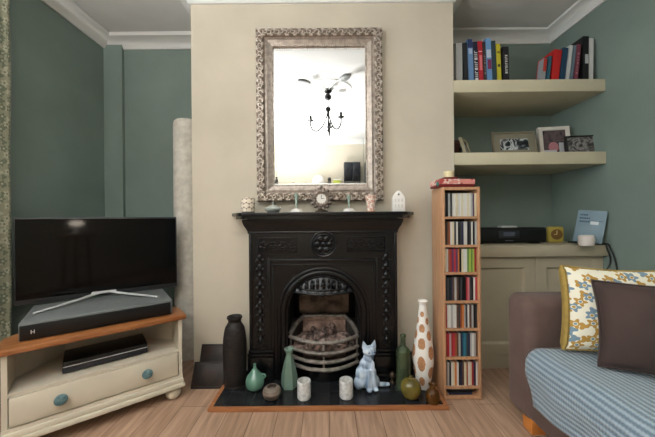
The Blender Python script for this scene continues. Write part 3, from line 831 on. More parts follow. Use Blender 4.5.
# two tiles leaning on the chimney breast
def leaner(name, label, x0, x1, y_foot, y_top, h):
    a = math.atan2(y_top-y_foot, h); L = math.hypot(h, y_top-y_foot)
    t = thing(name, label, 'tile', ((x0+x1)/2, y_foot, .001)); w = (x1-x0)/2
    M = RX(-a)
    MB().box(-w, w, 0, .012, 0, L, .002, M=M).build('tile_slab', SLATE, t)
    m = MB(); m.frame_sweep(-w+.004, w-.004, .004, L-.004, [(0,.002),(0,-.003),(.008,-.003),(.01,.002)], M=M); m.build('tile_edge', mat('dark_umber_edge', (34,26,22), .5), t)
b0 = at_d(196.5, 380, 1.97); b1 = at_d(226, 380, 1.97)
leaner('slate_tile', 'larger dark slate tile leaning on the chimney breast wall', b0.x, b1.x, 1.975, 2.058, .218)
b0 = at_z(190.5, 389, 0); b1 = at_z(223, 389, 0)
leaner('slate_tile', 'smaller dark brown slate tile leaning in front of the larger one', b0.x, b1.x, 1.888, 1.952, .145)

# ------------------------------------------------------------------ CD tower
ft = at_z(444.3, 400.2, 0)
TW, TD, TH_ = .226, .185, 1.284
tw = thing('cd_tower', 'tall narrow cherry wood CD tower between fireplace and sofa', 'CD tower', (ft.x, ft.y, 0))
m = MB(); pt = .014
m.box(0, pt, 0, TD, 0, TH_, .001)
m.build('side_panel', TEAK, tw); MB().box(TW-pt, TW, 0, TD, 0, TH_, .001).build('side_panel', TEAK, tw)
MB().box(pt, TW-pt, TD-.008, TD, .01, TH_-.005).build('back_panel', mat('dark_veneer_back', (88,58,40), .6), tw)
MB().box(pt, TW-pt, .002, TD-.008, TH_-.018, TH_-.001).build('top_panel', TEAK, tw)
def tz(py): return CZ - (py + 1.15 - 218.5)*ft.y/F
zs = [tz(v) for v in (217.6, 246.2, 273.6, 302.4, 330, 358.8, 388.2)]
for z in zs: MB().box(pt, TW-pt, .004, TD-.008, z-.007, z+.007).build('shelf_board', TEAK, tw)
MB().box(pt, TW-pt, .002, TD-.008, .006, .024).build('base_board', TEAK, tw)
# CDs
palette = {
 'white': (206,204,198), 'pale grey': (166,166,164), 'dark grey': (62,62,64), 'black': (22,22,24), 'red': (152,40,44), 'crimson': (176,48,60), 'rust': (152,84,54),
 'cream': (206,194,164), 'green': (104,134,66), 'lime': (158,178,84), 'purple': (92,62,96), 'blue': (60,92,134), 'teal': (48,116,136), 'brown': (96,68,52), 'orange': (196,118,58), 'pink': (198,122,128), 'navy': (38,42,66)}
rows = [
 ['dark grey','black','pale grey','black','white','white','cream','white','white','cream','white','white','cream','white','pale grey','purple','cream'],
 ['black','brown','rust','white','cream','dark grey','white','black','dark grey','navy','white','white','black','dark grey','white','black','pale grey'],
 ['cream','white','rust','red','purple','crimson','purple','orange','black','cream','white','white','green','lime','green','lime','red'],
 ['black','dark grey','black','navy','brown','pale grey','brown','black','dark grey','black','black','crimson','pink','dark grey','black','white','crimson'],
 ['red','white','white','pale grey','white','white','brown','dark grey','rust','orange','pale grey','dark grey','white','brown','pale grey','black','dark grey'],
 ['red','crimson','pale grey','red','crimson','rust','brown','pale grey','navy','teal','teal','dark grey','navy','pale grey','white','pale grey','brown'],
 ['dark grey','pale grey','black','white','cream','orange','white','black','navy','brown','cream','rust','white','cream','red','navy','white']]
ordn = ['first','second','third','fourth','fifth','sixth','seventh','eighth','ninth','tenth','eleventh','twelfth','thirteenth','fourteenth','fifteenth','sixteenth','seventeenth']
shelfn = ['topmost','second','third','fourth','fifth','sixth','seventh']
cdm = {}
CDW, CDH, CDD = .0111, .140, .15
protos = {}
def cd_mesh(col):
    if col in protos: return protos[col]
    mk = mat('cd_spine_'+col.replace(' ', '_'), palette[col], .3, coat=.3)
    m = MB(); m.box(0, CDW*.96, 0, CDD, 0, CDH, .0006, 1)
    me_o = m.build('compact_disc_case', mk, smooth=False)
    protos[col] = me_o.data
    bpy.data.objects.remove(me_o)
    return protos[col]
bases = zs
for r, cols in enumerate(rows):
    xw = pt + .0015 + random.uniform(0, .003)
    for k, col in enumerate(cols):
        ob = bpy.data.objects.new('compact_disc_case', cd_mesh(col)); COL.objects.link(ob)
        ob.location = (ft.x + xw, ft.y + .012 + random.uniform(0, .006), bases[r] + .0072)
        xw += CDW + .0003
        tag(ob, f'{col} spined CD, {ordn[k]} from the left on the {shelfn[r]} shelf of the tower', 'CD', 'CDs in the tower')
for k, col in enumerate(('navy', 'black', 'dark grey')):
    ob = bpy.data.objects.new('compact_disc_case', cd_mesh(col)); COL.objects.link(ob)
    ob.rotation_euler = (0, PI/2, 0); ob.location = (ft.x + .035 + .004*k, ft.y + .012 + .004*k, .0242 + CDW*(k+1))
    tag(ob, f'{col} CD lying flat, {("lowest","middle","uppermost")[k]} of the pile at the tower foot', 'CD', 'CDs in the tower')

# box and candle on the tower
t = thing('keepsake_box', 'flat pink floral box with dark red base on top of the CD tower', 'box', (ft.x+.1, ft.y+.085, TH_+.001), R(3))
MB().box(-.118, .103, -.07, .07, 0, .018, .003).build('box_base', REDL, t)
bm = bmesh.new(); bmesh.ops.create_cube(bm, size=1, calc_uvs=True); uvl = bm.loops.layers.uv.verify()
for v in bm.verts: v.co = Vector((-.008+v.co.x*.218, v.co.y*.146, .033+v.co.z*.03))
for f_ in bm.faces:
    for lp in f_.loops: lp[uvl].uv = (lp.vert.co.x+lp.vert.co.y*.5, lp.vert.co.z+lp.vert.co.y*.5)
m = MB(); m.bm.free(); m.bm = bm; m.build('box_lid', FLBOX, t)
MB().ball((-.121,-.05,.02), .012, .6, 1, 1.3).build('box_tassel', mat('teal_thread', (70,124,116), .8), t)
t = thing('candle_dish', 'cream candle in a dark red dish standing on the floral box', 'candle', (ft.x+.075, ft.y+.085, TH_+.0495))
MB().box(-.045, .04, -.04, .04, 0, .017, .004).build('dish', REDL, t)
MB().lathe(smooth_prof([(0,.017),(.026,.017),(.028,.03),(.032,.05),(.028,.056),(0,.054)], 4), 24).build('candle_wax', WAX, t)

# ------------------------------------------------------------------ right alcove: cupboard, worktop, shelves
CT = .893
cb = thing('alcove_cupboard', 'built in stone painted cupboard with two panelled doors in the alcove', 'cupboard', (0, YB+.03, 0))
cx0, cx1 = BR+.002, XR-.002
MB().box(cx0, cx1, .02, YA-YB-.032, .001, CT-.08).build('carcass', CABP, cb, smooth=False)
m = MB(); m.box(cx0, cx0+.06, 0, .03, .0, CT-.08, .002).box(cx1-.09, cx1, 0, .03, 0, CT-.08, .002).box(cx0+.06, cx1-.09, 0, .03, 0, .1, .002); m.build('face_frame', CABP, cb)
def door(x0, x1):
    d = MB(); d.frame_sweep(x0, x1, .104, CT-.084, [(0,.02),(0,-.004),(.002,-.006),(.076,-.006),(.08,-.001),(.086,.004),(.09,.012),(.09,.02)])
    d.box(x0+.085, x1-.085, .010, .02, .18, CT-.16)
    return d.build('door', CABP, cb, ang=30)
xm = at_d(535.5, 300, YB+.03).x
door(cx0+.062, xm-.002); door(xm+.002, cx1-.092)
w = thing('worktop', 'thick stone painted worktop on the alcove cupboard', 'worktop', (0,0,0))
MB().box(cx0, cx1, YB-.01, YA-.003, CT-.079, CT, .004).build('worktop_board', CABP, w)
SH1, SH2 = 2.083, 1.563
def shelf(z, label):
    o = MB().box(BR+.001, XR-.001, YB+.002, YA-.001, z-.088, z, .004).build('floating_shelf', SHELFP)
    tag(o, label, 'shelf', 'floating shelves in the alcove'); return o
shelf(SH1, 'upper thick cream floating shelf holding books'); shelf(SH2, 'lower thick cream floating shelf holding picture frames')

# books
def book(name_label, x0, x1, ytop, lean_px, rgb, d=2.13, zb=SH1, spine=None, label_patch=None, dep=.17, cap=None, base_y=79.0):
    a = at_d(x0, 75, d).x; b = at_d(x1, 75, d).x; zt = at_d((x0+x1)/2, ytop, d).z
    h = zt - zb - .002; wdt = b-a; lean = -lean_px/ (base_y-ytop)
    t = thing('book', name_label, 'book', ((a+b)/2, d, zb+.001), group='books on the upper shelf')
    ang = math.atan(lean)
    M = RY(-ang)
    # keep the leaning foot on the shelf
    lift = abs(math.sin(ang))*wdt/2
    M = T(0,0,lift) @ M
    cov = mat('book_cover_%d_%d_%d' % rgb, rgb, .45, coat=.15)
    hh = h*math.cos(ang) - lift
    m = MB(); m.box(-wdt/2, -wdt/2+.0022, 0, dep, 0, hh).box(wdt/2-.0022, wdt/2, 0, dep, 0, hh)
    m.box(-wdt/2, wdt/2, -.0015, .0022, 0, hh, .001)
    for c in m.bm.verts: pass
    o = m.build('cover', cov, t, smooth=False); o.matrix_local = M
    o = MB().box(-wdt/2+.0024, wdt/2-.0024, .0025, dep-.005, .003, hh-.004).build('pages', PAPER, t, smooth=False); o.matrix_local = M
    if spine:
        for (z0, z1, x0_, x1_, col) in spine:
            o = MB().box(-wdt/2+wdt*x0_, -wdt/2+wdt*x1_, -.0028, -.0012, hh*z0, hh*z1).build('spine_panel', mat('spine_ink_%d_%d_%d' % col, col, .5), t, smooth=False); o.matrix_local = M
def letters(z0, z1, n, col, x0=.3, x1=.72):
    out = []
    for k in range(n):
        a = z0+(z1-z0)*k/n; b = a+(z1-z0)/n*.68
        if k % 3 == 2: out += [(a, b, x0, x0+.14, col), (a, a+(b-a)*.35, x0, x1, col)]
        elif k % 3 == 1: out += [(a, a+(b-a)*.3, x0, x1, col), (b-(b-a)*.3, b, x0, x1, col)]
        else: out += [(a, b, x0, x1, col)]
    return out
W_ = (206,206,204)
book('tall plain pale grey folder first of the left group', 456, 462.4, 43, 0, (170,172,170))
book('dark green black book beside the pale grey folder', 464.4, 468.2, 42.5, -1.2, (34,38,40))
book('light blue book with dark blue top edge of spine', 469.0, 474.0, 39, -1.3, (104,140,182), spine=[(.8,.995,.02,.98,(38,54,96)), (.66,.78,.2,.85,(166,184,208))])
book('navy book with bold white lettering down its spine', 474.4, 478.9, 41.5, -1.22, (30,32,54), spine=letters(.06,.8,9,W_, .2, .85))
book('bright red paperback with pale title band in the left group', 479.2, 483.6, 41, -1.24, (176,34,46), spine=[(.3,.66,.25,.8,(214,120,124)),(.74,.76,.1,.9,(220,180,180))])
book('slim dark brown book beside the red paperback', 484.0, 486.9, 41.5, -1.22, (58,50,52), spine=letters(.2,.7,6,(130,124,118)))
book('sky blue book with white and crimson motif on its spine', 487.2, 492.4, 38, -1.34, (102,146,194), spine=[(.56,.74,.1,.9,(196,206,216)),(.3,.52,.2,.9,(128,44,84))])
book('dark teal book between the sky blue and yellow ones', 492.6, 496.9, 40.5, -1.26, (40,62,70))
book('yellow paperback near the end of the left group', 497.4, 501.6, 43.5, -1.16, (190,178,46), spine=[(.4,.47,.2,.8,(40,38,24)),(.75,.8,.2,.8,(110,104,30))])
book('black book with white title ending the left group', 503.2, 509.2, 46.5, -.4, (26,24,30), spine=letters(.25,.78,10,(214,212,206), .35,.75))
book('leaning picture book with red and white cover at the shelf corner', 541.0, 544.6, 58.0, 2.5, (150,152,156), spine=[(.45,.98,.1,.95,(176,52,40))], dep=.05)
book('thin teal book leaning beside the red one', 546.2, 549.0, 55.5, 2.95, (44,88,104), dep=.11)
book('bright red hardback leaning in the corner group', 550.8, 558.2, 49, 3.8, (180,28,26))
book('dark blue hardback beside the leaning red one', 559.2, 564.4, 47, 4.0, (30,62,88))
book('white spined book leaning between dark blue and maroon ones', 565.4, 568.8, 44.6, 4.3, (196,198,196))
book('slim slate blue book next to the white spine', 569.8, 572.4, 44.6, 4.3, (96,112,124))
book('maroon book leaning in the corner group', 573.6, 577.4, 43.6, 3.9, (116,56,70), spine=letters(.2,.8,7,(168,120,126)))
book('tall black book with pale label on its spine', 582.6, 588.2, 36, .9, (20,20,22), spine=[(.4,.6,.35,.95,(176,178,178))])
book('tall white binder ending the corner group by the wall', 589.2, 593.0, 38, .86, (196,196,194))

# picture frames on the lower shelf
def pframe(label, loc, rz, w, h, lean, rim, fm, pm, mount=None, d=.018, name='photo_frame'):
    t = thing(name, label, 'photo frame', loc, rz, group='picture frames on the lower shelf')
    M = T(0, 0, d*math.sin(lean)+.001) @ RX(-lean)
    MB().frame_sweep(-w/2, w/2, 0, h, [(0,d),(0,0),(.003,-.003),(rim-.003,-.003),(rim,0),(rim,d)], M=M).build('frame_moulding', fm, t)
    inner = rim
    if mount:
        MB().frame_sweep(-w/2+rim-.001, w/2-rim+.001, rim-.001, h-rim+.001, [(0,.008),(0,.004),(mount,.004),(mount,.008)], M=M).build('mount_board', TAUPE, t); inner += mount
    MB().box(-w/2+inner-.001, w/2-inner+.001, .006, d-.002, inner-.001, h-inner+.001, M=M).build('photograph', pm, t, smooth=False)
    sh = h*.62; yt = d + sh*math.tan(lean) + .006
    MB().box(-.02, .02, 0, .003, .0, sh, M=T(0, yt+.03, .002) @ RX(math.atan2(.03, sh))).build('frame_strut', BLACKP, t)
    return t, M
def on_shelf(px, d): return Vector(((px-327.5-.6)*d/F, d, SH2+.001))
t = thing('wooden_box', 'dark red brown wooden box at the chimney end of the lower shelf', 'box', on_shelf(457.6, 2.33))
MB().box(-.03, .03, -.0, .07, 0, .125, .003).build('box_body', mat('mahogany_box', (84,44,34), .4, var=.1), t)
MB().box(-.032, .032, -.002, .072, .125, .155, .004).build('box_lid', mat('mahogany_lid', (98,56,44), .4, var=.1), t)
FCREAM = mat('cream_frame', (176,168,142), .5)
pframe('cream photo frame turned sharply aside next to the wooden box', on_shelf(470.5, 2.22), R(50), .16, .14, R(16), .018, FCREAM, PH_BW)
pframe('wide taupe frame around a small black and white photograph', on_shelf(517.5, 2.25), R(-4), .325, .205, R(12), .014, mat('taupe_frame', (118,110,92), .6), PH_BW, mount=.042)
t, M = pframe('tall white frame with a colour photograph of a girl in pink', on_shelf(557.5, 2.30), R(-10), .225, .255, R(8), .03, mat('white_frame', (214,208,198), .4), PH_COL, d=.03)
m = MB(); m.lathe([(0,0),(.036,0),(.03,.04),(0,.042)], 20, M=M @ T(-.01,.0045,.085) @ RX(PI/2) @ Matrix.Diagonal((1,1.2,.02,1)))
m.build('printed_figure', mat('photo_pink', (176,118,124), .5), t)
m = MB(); m.box(-.085, .01, .0035, .0062, .031, .062, M=M).box(.03, .062, .0035, .0062, .04, .12, M=M); m.build('printed_clothes', mat('photo_pale', (190,190,192), .5), t)
pframe('low dark framed group photograph beside the white frame', on_shelf(588.3, 2.17), R(-8), .262, .145, R(10), .011, BLACKIRON, PH_GR)

# radio, clock, brochure, cup on the worktop
p = at_z(513, 244, CT)
t = thing('radio_dock', 'long black radio dock with small display and silver top button', 'radio', (1.385, p.y, CT+.001))
m = MB(); m.box(-.295, .295, 0, .12, .008, .125, .02, 4); m.build('radio_body', BLACKP, t)
MB().box(-.08, .08, -.004, .004, .045, .1, .003).build('display_surround', mat('dark_charcoal_plastic', (40,42,49), .3), t)
MB().box(-.045, .04, -.006, -.002, .06, .09).build('display', mat('dim_lcd', (84,90,104), .25), t, smooth=False)
MB().box(-.045, .08, .02, .08, .12, .137, .006).build('top_button', ALU, t)
for sx in (-.22, .22): MB().box(sx-.03, sx+.03, .02, .1, 0, .01, .002).build('rubber_foot', BLACKP, t)
MB().box(-.03, .03, -.003, .002, .022, .028).build('logo_strip', mat('grey_print', (120,120,122), .5), t, smooth=False)
t = thing('desk_clock', 'small rounded yellow clock with brown dial beside the radio', 'clock', Vector(((554.5-327.5)*2.3/F, 2.28, CT+.001)), R(-8))
MB().box(-.058, .058, 0, .045, 0, .128, .018, 4).build('clock_case', mat('mustard_plastic', (176,158,74), .4), t)
MB().lathe([(0,0),(.041,0),(.041,.004),(0,.004)], 32, M=T(0,.001,.066) @ RX(PI/2)).build('clock_dial', mat('brown_dial', (112,82,42), .4), t)
m = MB(); m.box(-.002,.002,-.006,-.003,.066,.096).box(-.02,.0,-.006,-.003,.064,.068); m.build('clock_hand', mat('cream_hand', (220,206,150), .4), t, smooth=False)
# brochure leaning on the wall
pr_ = at_z(604, 245.5, CT); pl_ = at_z(574.5, 244, CT)
ang = math.atan2(pr_.y-pl_.y, pr_.x-pl_.x)
t = thing('brochure', 'pale blue brochure leaning against the wall on the worktop', 'brochure', ((pl_.x+pr_.x)/2-.014, (pl_.y+pr_.y)/2, CT+.002), ang)
bw = math.hypot(pr_.x-pl_.x, pr_.y-pl_.y); M = T(0,0,.016) @ RX(R(-11)) @ RY(R(6))
MB().box(-bw/2, bw/2, 0, .007, 0, .235, .001, M=M).build('brochure_cover', mat('pale_blue_card', (122,145,157), .5, var=.04, vscale=9), t)
m = MB()
for k, (L, zz) in enumerate(((.04,.2),(.055,.175),(.06,.15))):
    x = -bw/2+.018
    while x < -bw/2+.018+L:
        w_ = random.uniform(.006, .011); m.box(x, x+w_, -.0012, .001, zz-.005, zz+.006, M=M); x += w_+.003
m.build('printed_title', mat('dark_blue_ink', (56,84,106), .6), t, smooth=False)
m = MB(); m.box(.0, .045, -.0012, .001, .132, .156, M=M); m.build('printed_picture', mat('white_ink', (206,214,216), .6), t, smooth=False)
m = MB(); m.box(-.01, bw/2-.015, -.0008, .001, .156, .16, M=M); m.build('printed_rule', mat('slate_ink', (70,92,110), .6), t, smooth=False)
p = at_z(588.5, 246, CT)
t = thing('white_pot', 'small white round pot in front of the blue brochure', 'pot', (p.x-.01, p.y+.005, CT+.001))
MB().lathe(smooth_prof([(0,0),(.036,0),(.044,.01),(.047,.04),(.044,.066),(.034,.074),(0,.076)], 5), 32).build('pot_body', mat('pinkish_white_china', (216,206,198), .35), t)

# cables
def cable(pts, label):
    o = MB().tube(spline(pts, 8), .005, 8).build('power_cable', mat('dark_cable', (30,36,34), .5)); tag(o, label, 'cable', 'cables over the worktop edge')
def cp_(px, py, d): v = at_d(px, py, d); v.x = min(v.x, 1.985); return v
cable([Vector((1.90,2.3,CT+.006)), Vector((1.95,2.12,CT+.007)), Vector((1.965,2.06,CT+.008)), Vector((1.972,2.052,CT-.03)), cp_(612.5,258,2.045), cp_(609,266,2.05), cp_(603,274,2.06), cp_(598,283,2.06), cp_(597,310,2.07), cp_(597,340,2.07)], 'dark cable curving down over the cupboard door')
cable([Vector((1.93,2.3,CT+.006)), Vector((1.98,2.12,CT+.007)), Vector((1.985,2.06,CT+.008)), Vector((1.985,2.045,CT-.02)), cp_(616,256,2.02), cp_(619,268,2.0), cp_(618,278,2.0), cp_(616,288,2.0), cp_(616,340,2.0)], 'dark cable hanging down beside the wall')

# ------------------------------------------------------------------ television corner
UH = .5165; UY = R(39.5)
fr_ = Vector((-.877, 1.80, 0)); ud = Vector((math.cos(UY), math.sin(UY), 0)); un = Vector((-math.sin(UY), math.cos(UY), 0))
UL = .80; uo = fr_ - ud*UL/2
un_t = thing('tv_unit', 'cream corner television unit with pine top and one drawer', 'TV unit', uo, UY)
def unit_plan(hw, y0, y1, c): return [(-hw, y0), (hw, y0), (hw, y0+.2), (hw-c, y1), (-hw+c, y1), (-hw, y0+.2)]
MB().plan(unit_plan(.40, 0, .46, .2), UH-.03, UH, bev=.008).build('top_board', PINE, un_t)
m = MB()
for sx in (-1, 1):
    m.box(*sorted((sx*.378, sx*.358)), .022, .225, .14, UH-.03)
    m.plan([(sx*.378,.22),(sx*.358,.215),(sx*.178,.43),(sx*.19,.445)], .14, UH-.03)
m.plan(unit_plan(.372, .024, .44, .19), .285, .300)
m.plan(unit_plan(.372, .03, .44, .19), .135, .148)
m.box(-.19, .19, .43, .442, .14, UH-.03)
m.build('carcass', CREAMW, un_t, smooth=False)
m = MB(); m.plan(unit_plan(.392, .0, .455, .2), .07, .098, bev=.010).plan(unit_plan(.384, .01, .45, .2), .096, .126, bev=.008).plan(unit_plan(.379, .018, .448, .2), .124, .142)
m.build('plinth_moulding', CREAMW, un_t)
dr_ = MB().box(-.354, .354, .016, .034, .152, .282, .004).build('drawer', CREAMW, un_t)
for sx in (-.175, .19):
    MB().lathe(smooth_prof([(0,-.004),(.011,-.004),(.011,.008),(.024,.014),(.027,.022),(.022,.031),(.0,.035)], 4), 24, M=T(sx, .016, .22) @ RX(PI/2)).build('knob', TEALK, dr_)
for x, y in ((-.335,.06),(.335,.06),(-.15,.40),(.15,.40)):
    MB().lathe(smooth_prof([(0,0),(.022,0),(.04,.018),(.043,.04),(.036,.058),(.022,.066),(.022,.071),(0,.071)], 5), 28, M=T(x, y, 0)).build('bun_foot', CREAMW, un_t)
# sound base
SY = R(37.5); sc_ = Vector((-1.228, 1.60, UH+.001))
sb = thing('sound_base', 'low silver and black soundbar box under the television', 'soundbar', sc_, SY)
SBH = .088
MB().box(-.332, .332, 0, .39, .0, SBH, .006).build('soundbar_case', GREYTOP, sb)
MB().box(-.328, .322, -.006, .01, .003, SBH-.012, .004).build('speaker_grille', BLACKP, sb)
m = MB(); m.box(-.288,-.285,-.0075,-.005,.032,.05).box(-.277,-.274,-.0075,-.005,.032,.05).box(-.286,-.276,-.0075,-.005,.039,.042)
m.build('logo', ALU, sb, smooth=False)
# television
TY = R(33.5); tc_ = Vector((-1.466, 1.915, UH+SBH+.001))
tv = thing('television', 'flat black television with silver splayed feet in the alcove corner', 'television', tc_, TY)
zb, zt_ = .004, .516
hw = .421
MB().box(-hw, hw, -.006, .022, zb, zt_, .004).build('bezel', BEZEL, tv)
MB().box(-.30, .30, .02, .055, zb+.06, zt_-.1, .012).build('rear_housing', BLACKP, tv)
MB().box(-hw+.008, hw-.008, -.0085, -.004, zb+.03, zt_-.01).build('screen', SCREEN, tv, smooth=False)
m = MB(); m.box(-.07, .06, -.032, .0, .022, .036, .006)
for sx in (-1, 1): m.tube([(sx*.03,-.025,.028),(sx*.13,-.12,.018),(sx*.285,-.262,.006)], [.008,.007,.0055], 8, sq=1.5)
for sx in (-1, 1): m.tube([(sx*.03,-.005,.028),(sx*.1,.03,.015),(sx*.16,.02,.0065)], [.008,.007,.006], 8)
m.build('stand', ALU, tv)
# set-top box in the open shelf
p0 = at_z(63.5, 373, .300); p1 = at_z(146, 354, .300)
sa = UY
cx_ = fr_ - ud*.385 + un*.095
t = thing('disc_player', 'black disc player in the open compartment of the television unit', 'disc player', (cx_.x, cx_.y, .301), sa)
MB().box(-.19, .19, 0, .2, .004, .06, .004).build('player_case', BLACKP, t)
MB().box(-.188, .188, -.004, .004, .008, .036, .002).build('player_fascia', mat('glossy_charcoal', (40,41,46), .15), t)
MB().box(-.188, .188, -.0048, .0, .036, .039).build('silver_line', ALU, t, smooth=False)
for sx in (-.15, .15): MB().box(sx-.012, sx+.012, .02, .16, 0, .006).build('player_foot', BLACKP, t)

# rolled textile in the alcove
t = thing('rolled_rug', 'tall pale rolled up rug standing in the alcove behind the television', 'rug', (-1.135, 2.36, .001))
pr = [(.098, 0), (.1, .01), (.1, 1.86), (.094, 1.885), (.08, 1.892), (.0, 1.885)]
MB().lathe(pr, 40).build('rug_roll', ROLLM, t)
sp_ = [(.012*1 + .08*k/60)*1 for k in range(61)]
MB().tube([(sp_[k]*math.cos(k*.42), sp_[k]*math.sin(k*.42), 1.889) for k in range(61)], .005, 6).build('spiral_edge', ROLLM, t)

# ------------------------------------------------------------------ sofa
SX0, SX1, SYF, SYN = 1.0, 1.985, 1.645, -.2
sofa = thing('sofa', 'mole brown velvet sofa with a rounded arm along the right-hand wall', 'sofa', (0,0,0))
def loft(secs):     # closed cross-sections joined along a path
    bm = bmesh.new(); rr = [[bm.verts.new(p) for p in s_] for s_ in secs]; n = len(rr[0])
    for a, c in zip(rr, rr[1:]):
        for k in range(n): bm.faces.new((a[k], a[(k+1) % n], c[(k+1) % n], c[k]))
    bm.faces.new(rr[0][::-1]); bm.faces.new(rr[-1]); bmesh.ops.recalc_face_normals(bm, faces=bm.faces)
    m = MB(); m.bm.free(); m.bm = bm; return m
def rbox(x0, x1, y0, y1, z0, z1, bev, seg=5): return MB().box(x0, x1, y0, y1, z0, z1, bev, seg)
rbox(SX0+.0, SX1, SYN+.1, SYF-.06, .075, .37, .04).build('base', SOFA, sofa, ang=60)
rbox(SX0-.005, SX1, SYF-.2, SYF, .06, .688, .055, 6).build('arm', SOFA, sofa, ang=60)
rbox(SX0-.005, SX1, SYN, SYN+.2, .06, .688, .055, 6).build('arm', SOFA, sofa, ang=60)
rbox(1.735, SX1, SYN+.15, SYF-.15, .2, .80, .07, 6).build('backrest', SOFA, sofa, ang=60)
STZ = .472
rbox(.945, 1.78, SYN+.202, SYF-.202, .28, STZ, .06, 6).build('seat_cushion', SOFA, sofa, ang=60)
for x, y in ((SX0+.055, SYF-.145), (SX0+.06, SYN+.12), (1.92, SYF-.12), (1.92, SYN+.12)):
    MB().box(x-.035, x+.035, y-.035, y+.035, 0, .078, .003).build('leg', ORANGEW, sofa)
# throw
tbm = bmesh.new(); uvl = tbm.loops.layers.uv.new('UVMap')
Xf = .912; TZ = STZ + .0125; rr_ = .075
path = []                        # (arc length, x, z) from the back of the seat to the hem
path.append((1.72, TZ))
for k in range(1, 13): path.append((1.72-(1.72-Xf-rr_)*k/12, TZ))
for k in range(1, 9):
    a = PI/2*k/8; path.append((Xf+rr_-rr_*math.sin(a), TZ-rr_+rr_*math.cos(a)))
for k in range(1, 8): path.append((Xf-.004*math.sin(k), TZ-rr_-(TZ-rr_-.262)*k/7))
S_ = [0]
for a, b in zip(path, path[1:]): S_.append(S_[-1]+math.hypot(a[0]-b[0], a[1]-b[1]))
NY = 60; ya, yb_ = 1.345, .04; G = []
tot = S_[-1]
for j in range(NY+1):
    row = []; v = j/NY
    for i, (x, z) in enumerate(path):
        s_ = S_[i]/tot
        ye = ya - .05*max(0, (s_-.72)/.28)**2 + .012*math.sin(s_*9)
        y = ye + (yb_-ye)*v
        zz = z + .002*math.sin(y*19+x*7) if z > .42 else z
        xx = x - (.006*math.sin(y*23) if z <= .38 else 0)
        if z < .38: zz += .012*math.sin(y*8) * (.38-z)/.12
        row.append(tbm.verts.new((xx, y, zz)))
    G.append(row)
for j in range(NY):
    for i in range(len(path)-1):
        f_ = tbm.faces.new((G[j][i], G[j][i+1], G[j+1][i+1], G[j+1][i]))
        for lp, (b_, a_) in zip(f_.loops, ((j,i),(j,i+1),(j+1,i+1),(j+1,i))): lp[uvl].uv = (S_[a_], 1.5*b_/NY)
bmesh.ops.recalc_face_normals(tbm, faces=tbm.faces)
m = MB(); m.bm.free(); m.bm = tbm
th = m.build('throw_blanket', THROW, ang=180)
so = th.modifiers.new('thick', 'SOLIDIFY'); so.thickness = .009; so.offset = 0
tag(th, 'pale blue ribbed knitted throw spread over the sofa seat', 'throw')

# cushions
def cushion(name, label, loc, rot, w, h, th_, fm, bmat, piping=None, pr=.008, uvs=1.0, taper=0.):
    t = thing(name, label, 'cushion', loc); t.rotation_euler = rot
    N = 26
    def side(sgn, nm, mm):
        bm = bmesh.new(); uvl = bm.loops.layers.uv.new('UVMap'); V = []
        for i in range(N+1):
            r_ = []
            for j in range(N+1):
                u, v = -1+2*i/N, -1+2*j/N
                x = u*w/2*(1-.07*(1-v*v))*(1-taper*(v+1)/2); z = v*h/2*(1-.07*(1-u*u)) + h/2
                dpt = th_*((1-u**2)*(1-v**2))**.42 + .003*math.sin(u*7+v*5)*(1-u*u)*(1-v*v)
                r_.append(bm.verts.new((x, sgn*dpt, z)))
            V.append(r_)
        for i in range(N):
            for j in range(N):
                f_ = bm.faces.new((V[i][j], V[i+1][j], V[i+1][j+1], V[i][j+1]))
                for lp, (a, b) in zip(f_.loops, ((i,j),(i+1,j),(i+1,j+1),(i,j+1))): lp[uvl].uv = (a/N*uvs, b/N*uvs)
        bmesh.ops.recalc_face_normals(bm, faces=bm.faces)
        m = MB(); m.bm.free(); m.bm = bm; return m.build(nm, mm, t, ang=180)
    side(-1, 'front_cover', fm); side(1, 'back_cover', bmat)
    if piping:
        pts = []
        for e in range(4):
            for k in range(14):
                s_ = -1+2*k/14
                u, v = ((s_,-1),(1,s_),(-s_,1),(-1,-s_))[e]
                pts.append((u*w/2*(1-.07*(1-v*v))*(1-taper*(v+1)/2), 0, v*h/2*(1-.07*(1-u*u))+h/2))
        MB().tube(pts, pr, 8, closed=True, sq=1.6).build('piping', piping, t)
        if taper:
            MB().tube([p for p in pts[42:]] + [pts[0]], [.006]+[.014]*13+[.006], 8, sq=1.5).build('side_band', piping, t)
    return t
GOLDF = mat('mustard_fabric', (152,126,64), .9, var=.06, vscale=30)
cushion('scatter_cushion', 'floral scatter cushion in blue and mustard leaning on the sofa arm', (1.255, 1.235, STZ+.033), (R(-12), R(1), R(-16)), .44, .37, .065, FLORAL, GOLDF, GOLDF, .0045, taper=.1)
cushion('scatter_cushion', 'plain dark brown velvet cushion in front of the floral one', (1.262, 1.035, STZ+.034), (R(-14), R(-1.5), R(-36)), .45, .338, .075, SOFAD, SOFAD, SOFAD, .005)

